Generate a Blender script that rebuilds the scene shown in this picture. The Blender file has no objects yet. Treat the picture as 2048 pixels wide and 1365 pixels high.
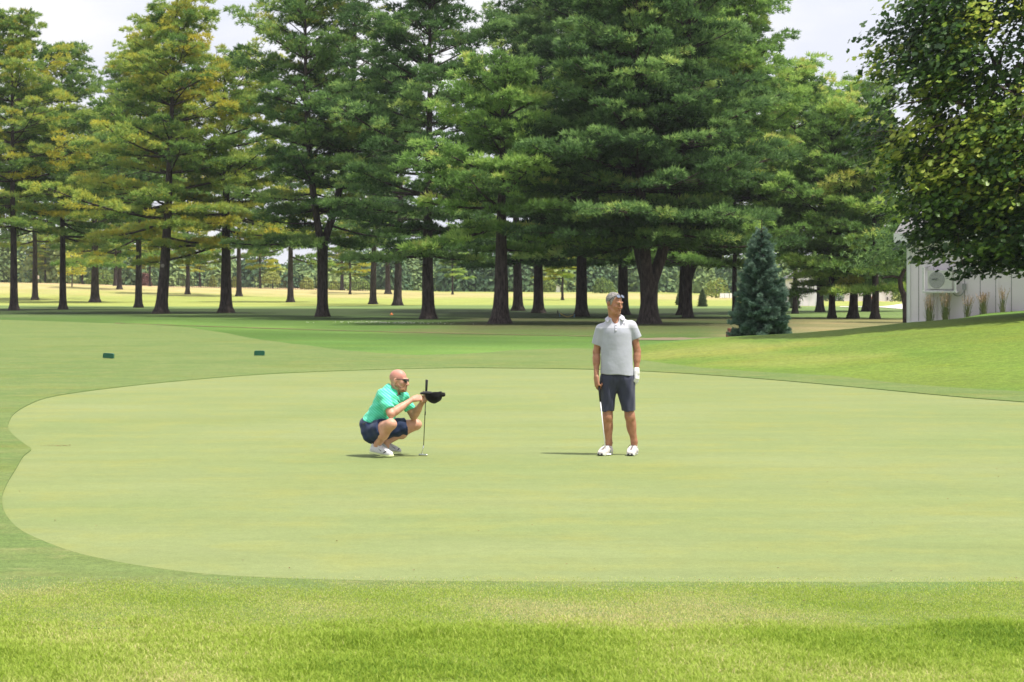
import bpy, math, random
import numpy as np
from mathutils import Vector, Matrix
from mathutils.geometry import tessellate_polygon

# ---------------------------------------------------------------- camera, sky, sun, exposure
F = 4836.0      # focal length in photo pixels (2048 wide)
H0 = 566.0      # horizon row
CAMH = 1.94
sc = bpy.context.scene
COL = sc.collection
cam_d = bpy.data.cameras.new("camera")
cam = bpy.data.objects.new("camera", cam_d); COL.objects.link(cam)
cam_d.sensor_width = 36; cam_d.lens = 36 * F / 2048
cam.location = (0, 0, CAMH); cam.rotation_euler = (math.radians(90), 0, 0)
cam_d.shift_y = -(682.5 - H0) / 2048
cam_d.clip_start = 0.5; cam_d.clip_end = 6000
cam_d.dof.use_dof = True; cam_d.dof.focus_distance = 27.1; cam_d.dof.aperture_fstop = 8.0
sc.camera = cam

SUN_EL = math.radians(66); SUN_AZ = math.radians(110)   # azimuth clockwise from +Y: the sun stands to the right
world = bpy.data.worlds.new("World"); sc.world = world; world.use_nodes = True
wn = world.node_tree; wn.nodes.clear()
def wnode(t): return wn.nodes.new(t)
w_out = wnode('ShaderNodeOutputWorld'); bg = wnode('ShaderNodeBackground'); bg.inputs[1].default_value = 0.1
sky = wnode('ShaderNodeTexSky'); sky.sky_type = 'NISHITA'; sky.sun_disc = False
sky.sun_elevation = SUN_EL; sky.sun_rotation = SUN_AZ; sky.air_density = 1.3; sky.dust_density = 3.0
tc = wnode('ShaderNodeTexCoord'); mp = wnode('ShaderNodeMapping'); mp.inputs['Scale'].default_value = (1, 1, 2.6)
mp.inputs['Location'].default_value = (0.3, 0.0, 0.15)
nz = wnode('ShaderNodeTexNoise'); nz.inputs['Scale'].default_value = 5.0; nz.inputs['Detail'].default_value = 7; nz.inputs['Roughness'].default_value = 0.52
cr = wnode('ShaderNodeValToRGB'); cr.color_ramp.elements[0].position = 0.44; cr.color_ramp.elements[1].position = 0.60
cr.color_ramp.elements[0].color = (7.1, 7.3, 8.3, 1); cr.color_ramp.elements[1].color = (8.8, 8.65, 8.8, 1)
mx = wnode('ShaderNodeMixRGB'); mx.inputs[0].default_value = 0.86
wn.links.new(tc.outputs['Generated'], mp.inputs[0]); wn.links.new(mp.outputs[0], nz.inputs['Vector'])
wn.links.new(nz.outputs['Fac'], cr.inputs[0]); wn.links.new(sky.outputs[0], mx.inputs[1]); wn.links.new(cr.outputs[0], mx.inputs[2])
wn.links.new(mx.outputs[0], bg.inputs[0]); wn.links.new(bg.outputs[0], w_out.inputs[0])

sun_d = bpy.data.lights.new("sun", 'SUN'); sun_d.energy = 4.9; sun_d.angle = math.radians(0.8); sun_d.color = (1.0, 0.95, 0.86)
sun = bpy.data.objects.new("sun", sun_d); COL.objects.link(sun)
sdir = Vector((math.cos(SUN_EL) * math.sin(SUN_AZ), math.cos(SUN_EL) * math.cos(SUN_AZ), math.sin(SUN_EL)))
sun.rotation_euler = (-sdir).to_track_quat('-Z', 'Y').to_euler(); sun.location = (30, 0, 60)
sc.view_settings.view_transform = 'Standard'; sc.view_settings.look = 'None'
sc.view_settings.exposure = 0.42; sc.view_settings.gamma = 1
sc.cycles.max_bounces = 6; sc.cycles.transparent_max_bounces = 8; sc.cycles.diffuse_bounces = 3

# ---------------------------------------------------------------- helpers
def gp(px, py, z=0.0):
    D = F * (CAMH - z) / (py - H0); return ((px - 1024) / F * D, D, z)
def wp(px, py, D): return np.array(((px - 1024) / F * D, D, CAMH - (py - H0) / F * D))
def lin(r, g, b):
    f = lambda c: (c / 255 / 12.92) if c / 255 <= 0.04045 else ((c / 255 + 0.055) / 1.055) ** 2.4
    return (f(r), f(g), f(b))

def unit(a): return a / (np.linalg.norm(a, axis=-1, keepdims=True) + 1e-9)
def tag(o, label=None, cat=None, group=None, kind=None):
    if label: o["label"] = label
    if cat: o["category"] = cat
    if group: o["group"] = group
    if kind: o["kind"] = kind
    return o
def thing(name, label, cat, loc=(0, 0, 0), rz=0.0, group=None):
    o = bpy.data.objects.new(name, None); COL.objects.link(o); o.empty_display_size = 0.2
    o.location = loc; o.rotation_euler = (0, 0, rz)
    return tag(o, label, cat, group)
def link(name, me, mat, parent=None, smooth=True):
    o = bpy.data.objects.new(name, me); COL.objects.link(o)
    if mat is not None: me.materials.append(mat)
    if smooth: me.shade_smooth()
    if parent is not None: o.parent = parent
    return o
def mesh_np(name, V, Fc, nper, tint=None, col=None):
    """V (n,3) array; Fc (m,nper) int array, or a list of tuples when nper is 0"""
    me = bpy.data.meshes.new(name)
    if nper == 0:
        me.from_pydata([tuple(map(float, v)) for v in V], [], Fc)
    else:
        V = np.ascontiguousarray(V, np.float32); Fc = np.ascontiguousarray(Fc, np.int32)
        me.vertices.add(len(V)); me.vertices.foreach_set('co', V.ravel())
        me.loops.add(Fc.size); me.loops.foreach_set('vertex_index', Fc.ravel())
        me.polygons.add(len(Fc))
        me.polygons.foreach_set('loop_start', np.arange(0, Fc.size, nper, dtype=np.int32))
        me.polygons.foreach_set('loop_total', np.full(len(Fc), nper, np.int32))
        me.update(calc_edges=True)
    if tint is not None:
        a = me.attributes.new('tint', 'FLOAT', 'POINT'); a.data.foreach_set('value', np.ascontiguousarray(tint, np.float32))
    if col is not None:
        a = me.color_attributes.new('zone', 'FLOAT_COLOR', 'POINT'); c4 = np.ones((len(V), 4), np.float32); c4[:, :3] = col
        a.data.foreach_set('color', c4.ravel())
    return me

class MB:
    """collects simple solids into one mesh"""
    def __init__(s): s.v = []; s.f = []
    def add(s, v, f):
        n = len(s.v); s.v += [tuple(map(float, p)) for p in v]; s.f += [tuple(i + n for i in q) for q in f]
    def box(s, x0, x1, y0, y1, z0, z1):
        s.add([(x0, y0, z0), (x1, y0, z0), (x1, y1, z0), (x0, y1, z0), (x0, y0, z1), (x1, y0, z1), (x1, y1, z1), (x0, y1, z1)],
              [(0, 3, 2, 1), (4, 5, 6, 7), (0, 1, 5, 4), (1, 2, 6, 5), (2, 3, 7, 6), (3, 0, 4, 7)])
    def tube(s, pts, rads, n=8, caps=True):
        V, Fq = tube_arrays([(pts, rads)], n); s.add(V, [tuple(q) for q in Fq])
        if caps:
            b = len(s.v) - len(V); m = len(pts)
            s.f.append(tuple(b + i for i in range(n))[::-1]); s.f.append(tuple(b + (m - 1) * n + i for i in range(n)))
    def prism(s, outline, y0, y1):
        """outline in x,z extruded along y"""
        n = len(outline)
        v = [(x, y0, z) for x, z in outline] + [(x, y1, z) for x, z in outline]
        f = [tuple(range(n)), tuple(range(2 * n - 1, n - 1, -1))] + [(i, n + i, n + (i + 1) % n, (i + 1) % n) for i in range(n)]
        s.add(v, f)
    def build(s, name, mat, parent=None, smooth=False, bevel=0.0):
        me = mesh_np(name, s.v, s.f, 0); me.validate()
        o = link(name, me, mat, parent, smooth)
        if bevel:
            m = o.modifiers.new('bevel', 'BEVEL'); m.width = bevel; m.segments = 2; m.limit_method = 'ANGLE'
        return o

def tube_arrays(tubes, n=6):
    VV = []; FF = []; base = 0
    ang = np.linspace(0, 2 * math.pi, n, endpoint=False); ca, sa = np.cos(ang), np.sin(ang)
    for pts, rads in tubes:
        P = np.asarray(pts, float); R = np.asarray(rads, float); m = len(P)
        T = np.gradient(P, axis=0); T /= np.linalg.norm(T, axis=1)[:, None] + 1e-9
        ref = np.array((0, 0, 1.0)) if abs(T[0, 2]) < 0.85 else np.array((1.0, 0, 0))
        A = np.cross(T, ref); A /= np.linalg.norm(A, axis=1)[:, None] + 1e-9; B = np.cross(T, A)
        V = P[:, None, :] + R[:, None, None] * (A[:, None, :] * ca[None, :, None] + B[:, None, :] * sa[None, :, None])
        VV.append(V.reshape(-1, 3))
        i = np.arange(m - 1)[:, None] * n; j = np.arange(n)[None, :]; j2 = (j + 1) % n
        FF.append((np.stack([i + j, i + j2, i + n + j2, i + n + j], -1) + base).reshape(-1, 4)); base += m * n
    return np.concatenate(VV), np.concatenate(FF)

# ---------------------------------------------------------------- materials
def new_mat(name):
    m = bpy.data.materials.new(name); m.use_nodes = True; nt = m.node_tree
    return m, nt, nt.nodes['Principled BSDF']
def set_in(b, **k):
    for n, v in k.items():
        n = n.replace('_', ' ')
        if n in b.inputs: b.inputs[n].default_value = v
def mat_plain(name, c, rough=0.6, metal=0.0, var=0.08, scale=8.0, bump=0.0, bscale=60.0, spec=0.5):
    """plain colour broken up with noise so that no surface is flat"""
    m, nt, b = new_mat(name); set_in(b, Roughness=rough, Metallic=metal, Specular_IOR_Level=spec)
    t = nt.nodes.new('ShaderNodeTexCoord'); n = nt.nodes.new('ShaderNodeTexNoise'); n.inputs['Scale'].default_value = scale; n.inputs['Detail'].default_value = 5
    r = nt.nodes.new('ShaderNodeValToRGB'); r.color_ramp.elements[0].position = 0.3; r.color_ramp.elements[1].position = 0.7
    r.color_ramp.elements[0].color = tuple(x * (1 - var) for x in c) + (1,); r.color_ramp.elements[1].color = tuple(min(1, x * (1 + var)) for x in c) + (1,)
    nt.links.new(t.outputs['Object'], n.inputs['Vector']); nt.links.new(n.outputs['Fac'], r.inputs[0]); nt.links.new(r.outputs[0], b.inputs['Base Color'])
    if bump:
        n2 = nt.nodes.new('ShaderNodeTexNoise'); n2.inputs['Scale'].default_value = bscale; n2.inputs['Detail'].default_value = 4
        bp = nt.nodes.new('ShaderNodeBump'); bp.inputs['Strength'].default_value = bump; bp.inputs['Distance'].default_value = 0.01
        nt.links.new(t.outputs['Object'], n2.inputs['Vector']); nt.links.new(n2.outputs['Fac'], bp.inputs['Height']); nt.links.new(bp.outputs[0], b.inputs['Normal'])
    return m
def mat_leaf(name, stops, transl=0.35, rough=0.55, spec=0.3):
    """stops: [(pos, rgb)] driven by the per-leaf tint attribute"""
    m, nt, b = new_mat(name); set_in(b, Roughness=rough, Specular_IOR_Level=spec)
    a = nt.nodes.new('ShaderNodeAttribute'); a.attribute_name = 'tint'
    r = nt.nodes.new('ShaderNodeValToRGB'); el = r.color_ramp.elements
    while len(el) < len(stops): el.new(0.5)
    for e, (p, c) in zip(el, stops): e.position = p; e.color = tuple(c) + (1,)
    tr = nt.nodes.new('ShaderNodeBsdfTranslucent'); mxs = nt.nodes.new('ShaderNodeMixShader'); mxs.inputs[0].default_value = transl
    nt.links.new(a.outputs['Fac'], r.inputs[0]); nt.links.new(r.outputs[0], b.inputs['Base Color']); nt.links.new(r.outputs[0], tr.inputs[0])
    o = nt.nodes['Material Output']; nt.links.new(b.outputs[0], mxs.inputs[1]); nt.links.new(tr.outputs[0], mxs.inputs[2]); nt.links.new(mxs.outputs[0], o.inputs[0])
    return m
def mat_turf(name, c_a, c_b, c_c, scales=(0.35, 2.5, 28.0), bump=0.5, use_zone=False, amp=1.0, spots=None, fine=0.2, mid=0.08, yel=1.0):
    """grass seen from far: three scales of noise mixing three turf colours, with a fine bump"""
    m, nt, b = new_mat(name); N = nt.nodes; L = nt.links
    set_in(b, Roughness=0.85, Specular_IOR_Level=0.15)
    t = N.new('ShaderNodeTexCoord')
    def noise(s, d=4, rg=0.55, stretch=None):
        n = N.new('ShaderNodeTexNoise'); n.inputs['Scale'].default_value = s; n.inputs['Detail'].default_value = d; n.inputs['Roughness'].default_value = rg
        if stretch:
            mpn = N.new('ShaderNodeMapping'); mpn.inputs['Scale'].default_value = stretch[:3]; mpn.inputs['Rotation'].default_value = (0, 0, stretch[3]); L.new(t.outputs['Object'], mpn.inputs[0]); L.new(mpn.outputs[0], n.inputs['Vector'])
        else: L.new(t.outputs['Object'], n.inputs['Vector'])
        return n
    def ramp(n, p0, p1, a=0.0, z=1.0):
        r = N.new('ShaderNodeMapRange'); r.inputs['From Min'].default_value = p0; r.inputs['From Max'].default_value = p1; r.inputs['To Min'].default_value = a; r.inputs['To Max'].default_value = z
        L.new(n.outputs['Fac'], r.inputs['Value']); return r
    n1, n2, n3 = noise(scales[0], 5), noise(scales[1], 4, 0.6), noise(scales[2], 3, 0.7)
    m1 = N.new('ShaderNodeMixRGB'); m1.inputs[1].default_value = tuple(c_a) + (1,); m1.inputs[2].default_value = tuple(c_b) + (1,)
    L.new(ramp(n1, 0.35, 0.65).outputs[0], m1.inputs[0])
    m2 = N.new('ShaderNodeMixRGB'); m2.inputs[2].default_value = tuple(c_c) + (1,); L.new(m1.outputs[0], m2.inputs[1]); L.new(ramp(n2, 0.48, 0.72, 0, 0.75).outputs[0], m2.inputs[0])
    last = m2
    if use_zone:
        va = N.new('ShaderNodeVertexColor'); va.layer_name = 'zone'
        mz = N.new('ShaderNodeMixRGB'); mz.blend_type = 'MULTIPLY'; mz.inputs[0].default_value = 1.0
        L.new(last.outputs[0], mz.inputs[1]); L.new(va.outputs[0], mz.inputs[2]); last = mz
    # mowing streaks
    n5 = noise(1.0, 4, 0.6, (0.22, 1.6, 1, 0.12)); hs2 = N.new('ShaderNodeHueSaturation'); L.new(ramp(n5, 0.3, 0.7, 1 - 0.07 * amp, 1 + 0.07 * amp).outputs[0], hs2.inputs['Value'])
    L.new(last.outputs[0], hs2.inputs['Color'])
    n7 = noise(6.5, 5, 0.75); hs3 = N.new('ShaderNodeHueSaturation'); L.new(ramp(n7, 0.36, 0.64, 1 - mid, 1 + mid).outputs[0], hs3.inputs['Value']); L.new(hs2.outputs[0], hs3.inputs['Color']); hs2 = hs3
    n8 = noise(0.55, 4, 0.6, (0.5, 1.0, 1, 0.3)); my = N.new('ShaderNodeMixRGB'); my.blend_type = 'MULTIPLY'; my.inputs[2].default_value = (1.10, 0.97, 0.72, 1); L.new(hs2.outputs[0], my.inputs[1]); L.new(ramp(n8, 0.5, 0.72, 0, 0.8 * yel).outputs[0], my.inputs[0]); hs2 = my
    hs = N.new('ShaderNodeHueSaturation'); L.new(ramp(n3, 0.25, 0.75, 1 - fine * amp, 1 + fine * amp).outputs[0], hs.inputs['Value']); L.new(hs2.outputs[0], hs.inputs['Color'])
    last = hs
    if spots:
        n6 = noise(3.3, 5, 0.65); ms = N.new('ShaderNodeMixRGB'); ms.inputs[2].default_value = tuple(spots) + (1,); L.new(last.outputs[0], ms.inputs[1])
        L.new(ramp(n6, 0.60, 0.74, 0, 0.7).outputs[0], ms.inputs[0]); last = ms
    L.new(last.outputs[0], b.inputs['Base Color'])
    n4 = noise(90.0, 2, 0.7); bp = N.new('ShaderNodeBump'); bp.inputs['Strength'].default_value = bump; bp.inputs['Distance'].default_value = 0.012
    ad = N.new('ShaderNodeMath'); ad.operation = 'ADD'; L.new(n4.outputs['Fac'], ad.inputs[0]); L.new(n3.outputs['Fac'], ad.inputs[1]); L.new(ad.outputs[0], bp.inputs['Height']); L.new(bp.outputs[0], b.inputs['Normal'])
    return m
def mat_bark(name, c1, c2, sc=3.0):
    m, nt, b = new_mat(name); N = nt.nodes; L = nt.links; set_in(b, Roughness=0.9, Specular_IOR_Level=0.2)
    t = N.new('ShaderNodeTexCoord'); mpn = N.new('ShaderNodeMapping'); mpn.inputs['Scale'].default_value = (sc, sc, sc * 0.22); L.new(t.outputs['Object'], mpn.inputs[0])
    n = N.new('ShaderNodeTexNoise'); n.inputs['Scale'].default_value = 3.5; n.inputs['Detail'].default_value = 6; n.inputs['Roughness'].default_value = 0.7; L.new(mpn.outputs[0], n.inputs['Vector'])
    r = N.new('ShaderNodeValToRGB'); r.color_ramp.elements[0].position = 0.35; r.color_ramp.elements[1].position = 0.7
    r.color_ramp.elements[0].color = tuple(c1) + (1,); r.color_ramp.elements[1].color = tuple(c2) + (1,)
    L.new(n.outputs['Fac'], r.inputs[0]); L.new(r.outputs[0], b.inputs['Base Color'])
    bp = N.new('ShaderNodeBump'); bp.inputs['Strength'].default_value = 0.8; bp.inputs['Distance'].default_value = 0.05; L.new(n.outputs['Fac'], bp.inputs['Height']); L.new(bp.outputs[0], b.inputs['Normal'])
    return m
M_DK = mat_plain('dark_plastic', (.03, .03, .035), .5)
# ---------------------------------------------------------------- terrain
def sstep(a, b, x):
    t = np.clip((x - a) / (b - a), 0, 1); return t * t * (3 - 2 * t)
CREST_P = np.array([1120, 1235, 1262, 1290, 1400, 1500, 1600, 1700, 1815, 1900, 2048, 2300, 2700, 3200.0])
CREST_Z = np.array([0.0, .0, .10, .215, .377, .466, .548, .671, .848, .93, 1.09, 1.32, 1.5, 1.6])
FOOT_P = np.array([1120, 1300, 1446, 1665, 1775, 1921, 2048, 2400, 3200.0])
FOOT_D = np.array([60, 59.0, 53.6, 50, 46.9, 44.25, 42.8, 40.5, 38.0])
FAR_P = np.array([-1500, 0, 120, 230, 330, 500, 700, 880, 1250, 1400, 1600, 1800, 3500.0])
FAR_Z = np.array([2.0, 1.95, 1.8, 1.55, 1.35, 1.15, .8, .45, .35, .15, -.3, -.45, -.45])
def terrain(x, y):
    x = np.asarray(x, float); y = np.asarray(y, float); ys = np.maximum(y, 8.0)
    p = 1024 + x / ys * F
    zc = np.interp(p, CREST_P, CREST_Z); df = np.interp(p, FOOT_P, FOOT_D)
    t = np.clip((y - df) / (66.0 - df), 0, 1); rise = (t * t * (3 - 2 * t)) * 0.45 + 0.55 * t ** 1.3
    fall = 1 - sstep(66.0, 84.0, y) * (1 - sstep(1800, 1990, p)) - sstep(100.0, 135.0, y) * sstep(1800, 1990, p)
    z = zc * rise * fall
    far = np.interp(p, FAR_P, FAR_Z) * sstep(225, 330, y) * (1 - 0 * y)
    und = 0.05 * np.sin(x * 0.11 + 1.3) * np.sin(y * 0.07) * sstep(75, 110, y)
    near = 0.016 * (1 - sstep(14.2, 15.3, y))
    return z + far + und + near
def TZ(x, y): return float(terrain(x, y))

rs = np.random.RandomState(7)
_ph = rs.rand(12, 4)
def wob(x, y, s):   # cheap smooth noise in -1..1
    v = 0
    for i in range(6):
        a = _ph[i, 0] * 6.28; k = s * (0.6 + 1.3 * _ph[i, 1]) * (1 + i * 0.35)
        v = v + np.sin((x * math.cos(a) + y * math.sin(a)) * k + _ph[i, 2] * 6.28) / (1 + 0.4 * i)
    return v / 2.6

yr = np.unique(np.concatenate([np.linspace(-80, 8, 12), [13.8, 14.2, 14.5, 14.8, 15.1, 15.3, 15.5], np.linspace(8, 38, 16), np.linspace(38, 90, 84), np.linspace(90, 230, 130), np.linspace(230, 420, 70), np.geomspace(420, 2500, 24)]))
ur = np.concatenate([-np.geomspace(6, 0.34, 14), np.linspace(-0.33, 0.33, 230), np.geomspace(0.34, 6, 14)])
Yg, Ug = np.meshgrid(yr, ur, indexing='ij'); Xg = Ug * np.maximum(Yg, 14.0); Zg = terrain(Xg, Yg)
ny, nu = Yg.shape
i = np.arange(ny - 1)[:, None] * nu; j = np.arange(nu - 1)[None, :]
Fg = np.stack([i + j, i + j + 1, i + nu + j + 1, i + nu + j], -1).reshape(-1, 4)
Xf, Yf, Zf = Xg.ravel(), Yg.ravel(), Zg.ravel()
Pf = 1024 + Xf / np.maximum(Yf, 8) * F
YP = H0 + F * (CAMH - 0.0) / np.maximum(Yf, 8)         # row on flat ground: a stand-in for depth
w1 = wob(Xf, Yf, 0.12); w2 = wob(Xf + 40, Yf, 0.45)
def C(*a): return np.array(a)
LUSH = C(.115, .210, .040); RICH = C(.062, .125, .020); LIME = C(.27, .31, .075); SAGE = C(.135, .20, .062)
STRAW = C(.40, .33, .155); TAN = C(.44, .31, .18); BROWN = C(.115, .080, .042); OLIVE = C(.145, .135, .060); HILL = C(.132, .198, .030)
def mixc(c, d, w): return c * (1 - w[:, None]) + d * w[:, None]
zone = np.tile(LUSH, (len(Xf), 1))
rw = YP + 6 * w1
m = sstep(800, 705, rw) if False else (1 - sstep(668, 712, rw + 4 * w2)); zone = mixc(zone, RICH, m)
m = 1 - sstep(652 + 10 * sstep(300, 900, Pf), 664 + 8 * sstep(300, 900, Pf), rw); zone = mixc(zone, LUSH * 0.9, m)
# bare brown soil and needles under the pines, centre right
m = sstep(760, 900, Pf + 60 * w2) * (1 - sstep(1500, 1700, Pf)) * sstep(631, 640, YP + 2 * w2) * (1 - sstep(662, 676, YP + 5 * w1)); zone = mixc(zone, BROWN * 0.8 + OLIVE * 0.35, 0.75 * m * (0.7 + 0.3 * w2))
m = sstep(1380, 1480, Pf) * (1 - sstep(2300, 2600, Pf)) * sstep(634, 640, YP) * (1 - sstep(690, 700, YP)) * sstep(72, 80, Yf); zone = mixc(zone, OLIVE * 1.25, 0.9 * m); zone = mixc(zone, STRAW * 0.62, 0.55 * m * sstep(0.0, 0.8, w2 + 0.2))
m = 1 - sstep(633, 638, YP + 1.2 * w1); zone = mixc(zone, SAGE, m)
m = 1 - sstep(610.5, 613.5, YP + 0.9 * w1); zone = mixc(zone, LIME, m)
m = (1 - sstep(598, 602.5, YP + 1.5 * w1)); zone = mixc(zone, STRAW, m * (0.75 + 0.25 * w2))
m = (1 - sstep(589, 595, YP + 2 * w1)) * sstep(700, 900, Pf); zone = mixc(zone, LIME * 0.95, m)
m = (1 - sstep(590, 597, YP)) * (1 - sstep(600, 800, Pf)); zone = mixc(zone, TAN, m * 0.85)
m = sstep(1150, 1290, Pf) * sstep(39, 46, Yf) * (1 - sstep(66, 69, Yf)); zone = mixc(zone, HILL, m)
m2 = m * sstep(0.2, 1.0, w2 + 0.5 * w1); zone = mixc(zone, HILL * C(1.45, 1.08, 1.6), 0.8 * m2)
m2 = m * sstep(0.3, 1.0, wob(Xf, Yf * .5, 1.1)); zone = mixc(zone, HILL * C(.72, .84, .8), 0.7 * m2)
m = (Yf < 38).astype(float); zone = mixc(zone, C(.145, .200, .034), m)
dk = (1 - sstep(1350, 1700, Pf)); m = sstep(616, 619, YP + .8 * w1) * (1 - sstep(628 + 16 * sstep(300, 1000, Pf), 634 + 22 * sstep(300, 1000, Pf), YP + 2.5 * w1 + 2 * w2)) * dk; zone = mixc(zone, C(.026, .044, .011), .95 * m)  # tree shade painted into the grass colour: darkest band by the trunks
m = sstep(628, 634, YP) * (1 - sstep(640 + 25 * sstep(300, 900, Pf), 648 + 28 * sstep(300, 900, Pf), YP + 3 * w2)) * dk; zone = mixc(zone, C(.045, .085, .018), .75 * m * (.75 + .25 * w1))  # weaker painted shade on the grass in front of that band
m = sstep(880, 960, Pf) * sstep(633, 639, YP + 1.5 * w2) * (1 - sstep(656, 668, YP + 4 * w1)) * (1 - sstep(1500, 1650, Pf)); zone = mixc(zone, C(.060, .046, .028), .7 * m * (.6 + .4 * w2))  # brown soil under the pines, darkened further with painted crown shade
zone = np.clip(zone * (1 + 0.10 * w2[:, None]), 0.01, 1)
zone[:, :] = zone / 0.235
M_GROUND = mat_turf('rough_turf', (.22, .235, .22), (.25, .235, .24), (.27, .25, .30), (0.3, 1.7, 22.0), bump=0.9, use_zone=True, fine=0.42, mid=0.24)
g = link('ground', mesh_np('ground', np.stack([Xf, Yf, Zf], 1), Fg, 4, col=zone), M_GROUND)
g['kind'] = 'structure'

def poly_sheet(name, outer, z, mat, hole=None, drape=False):
    loops = [[Vector((x, y, 0)) for x, y in outer]]
    if hole: loops.append([Vector((x, y, 0)) for x, y in hole])
    tri = tessellate_polygon(loops); P = [p for l in loops for p in l]
    me = mesh_np(name, [(p.x, p.y, (TZ(p.x, p.y) if drape else 0) + z) for p in P], [tuple(t) for t in tri], 0)
    me.validate()
    import bmesh as _b
    bm = _b.new(); bm.from_mesh(me)
    for f in bm.faces:
        f.normal_update()
        if f.normal.z < 0: f.normal_flip()
    bm.to_mesh(me); bm.free()
    o = link(name, me, mat, smooth=False); o['kind'] = 'structure'; return o
def closed_spline(pts, per=5):
    P = np.array(pts, float); n = len(P); out = []
    for k in range(n):
        p0, p1, p2, p3 = P[k - 1], P[k], P[(k + 1) % n], P[(k + 2) % n]
        for t in np.linspace(0, 1, per, endpoint=False):
            out.append(tuple(0.5 * ((2 * p1) + (-p0 + p2) * t + (2 * p0 - 5 * p1 + 4 * p2 - p3) * t * t + (-p0 + 3 * p1 - 3 * p2 + p3) * t ** 3)))
    return out
G_PX = [(1024, 738), (900, 737.5), (700, 742.5), (513, 751), (342, 765), (205, 780), (102, 795.5), (56, 812), (28, 830), (18, 846), (17, 860), (31, 877), (52, 893), (62, 902),
        (46, 916), (32, 940), (15, 968), (4, 998), (10, 1030), (35, 1060), (75, 1082), (150, 1110), (240, 1130), (350, 1147), (475, 1158), (700, 1166), (1024, 1169),
        (1500, 1170), (2048, 1169), (2500, 1160), (2900, 1110), (3000, 1000), (2800, 900), (2400, 832), (2048, 806), (1900, 794), (1700, 775), (1500, 757.5), (1300, 744.5), (1130, 739)]
green_xy = [gp(x, y)[:2] for x, y in closed_spline(G_PX, 6)]
M_GREEN = mat_turf('putting_green_turf', (.176, .220, .080), (.204, .238, .096), (.222, .240, .074), (0.22, 1.1, 45.0), bump=0.35, amp=0.75, fine=0.22, mid=0.06, yel=.45)
M_APRON = mat_turf('collar_turf', (.112, .170, .046), (.140, .188, .056), (.180, .200, .066), (0.25, 1.3, 38.0), bump=0.7, amp=1.0, spots=(.26, .25, .11), fine=0.36, mid=0.12)
poly_sheet('putting_green', green_xy, 0.006, M_GREEN)
A_PX = [(-700, 642), (-300, 638), (0, 641), (200, 647), (350, 654), (450, 667), (520, 681), (610, 692), (700, 703), (780, 709), (860, 711.5), (960, 707), (1050, 701), (1180, 699), (1250, 712), (1300, 724), (1446, 741), (1665, 753.6),
        (1775, 766), (1921, 778), (2048, 785), (2400, 803), (2900, 850), (3500, 1000), (3400, 1160), (2700, 1262), (2048, 1268), (1700, 1268), (1400, 1266), (1024, 1268), (700, 1266), (400, 1266), (150, 1264), (0, 1264), (-300, 1250), (-1100, 1100), (-1500, 900), (-1100, 700)]
ap = [gp(x, y)[:2] for x, y in closed_spline(A_PX, 4)]
rr = random.Random(3)
ap = [(x * (1 + rr.uniform(-.002, .002)), y * (1 + rr.uniform(-.004, .004) * 1.0)) for x, y in ap]
poly_sheet('collar', ap, 0.018, M_APRON, hole=green_xy)
# the cut lip where the longer collar stands above the green
nG = len(green_xy); V = [(x, y, 0.001) for x, y in green_xy] + [(x, y, 0.0185) for x, y in green_xy]
M_LIP = mat_plain('lip_turf', (.10, .16, .035), 0.9, var=.2, scale=20)
lip = link('collar_lip', mesh_np('collar_lip', V, [(k, (k + 1) % nG, nG + (k + 1) % nG, nG + k) for k in range(nG)], 0), M_LIP); lip['kind'] = 'structure'

M_DIRT = mat_turf('bare_dirt', (.15, .115, .06), (.12, .11, .05), (.20, .16, .09), (0.8, 4.0, 20.0), bump=0.8)
M_GRAVEL = mat_turf('pale_gravel', (.19, .16, .10), (.16, .14, .08), (.24, .20, .14), (0.8, 4.0, 20.0), bump=0.8)
def strip_sheet(name, top, bot, z, mat):
    """two pixel polylines, both laid on the terrain"""
    P = [gp(*q)[:2] for q in top] + [gp(*q)[:2] for q in bot[::-1]]
    n = len(top); V = [(x, y, TZ(x, y) + z) for x, y in P]
    o = link(name, mesh_np(name, V, [(k, 2 * n - 1 - k, 2 * n - 2 - k, k + 1)[::-1] for k in range(n - 1)], 0), mat, smooth=False); o['kind'] = 'structure'; return o
xs = [230 + 25 * k for k in range(40)]
base = lambda x: float(np.interp(x, [230, 480, 650, 900, 1205], [645.5, 655.5, 661.5, 667.5, 673.5]))
strip_sheet('dirt_track', [(x, base(x) - rr.uniform(0.0, .7)) for x in xs], [(x, base(x) + rr.uniform(0.1, .9)) for x in xs], 0.012, M_DIRT)
xs = [1255 + 12 * k for k in range(18)]
strip_sheet('gravel_path', [(x, 675.5 + rr.uniform(-.8, .8) + 1.2 * abs(x - 1350) / 100) for x in xs], [(x, 683.5 + rr.uniform(-.8, .8) - 2.2 * abs(x - 1350) / 100) for x in xs], 0.012, M_GRAVEL)
xs = [1680 + 14 * k for k in range(36)]
strip_sheet('cart_path', [(x, 612.5 - 4.5 * sstep(1760, 1815, x)) for x in xs], [(x, 613.8 + 7 * sstep(1745, 1830, x)) for x in xs], 0.03, mat_plain('pale_concrete', (.6, .57, .52), .8))
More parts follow.
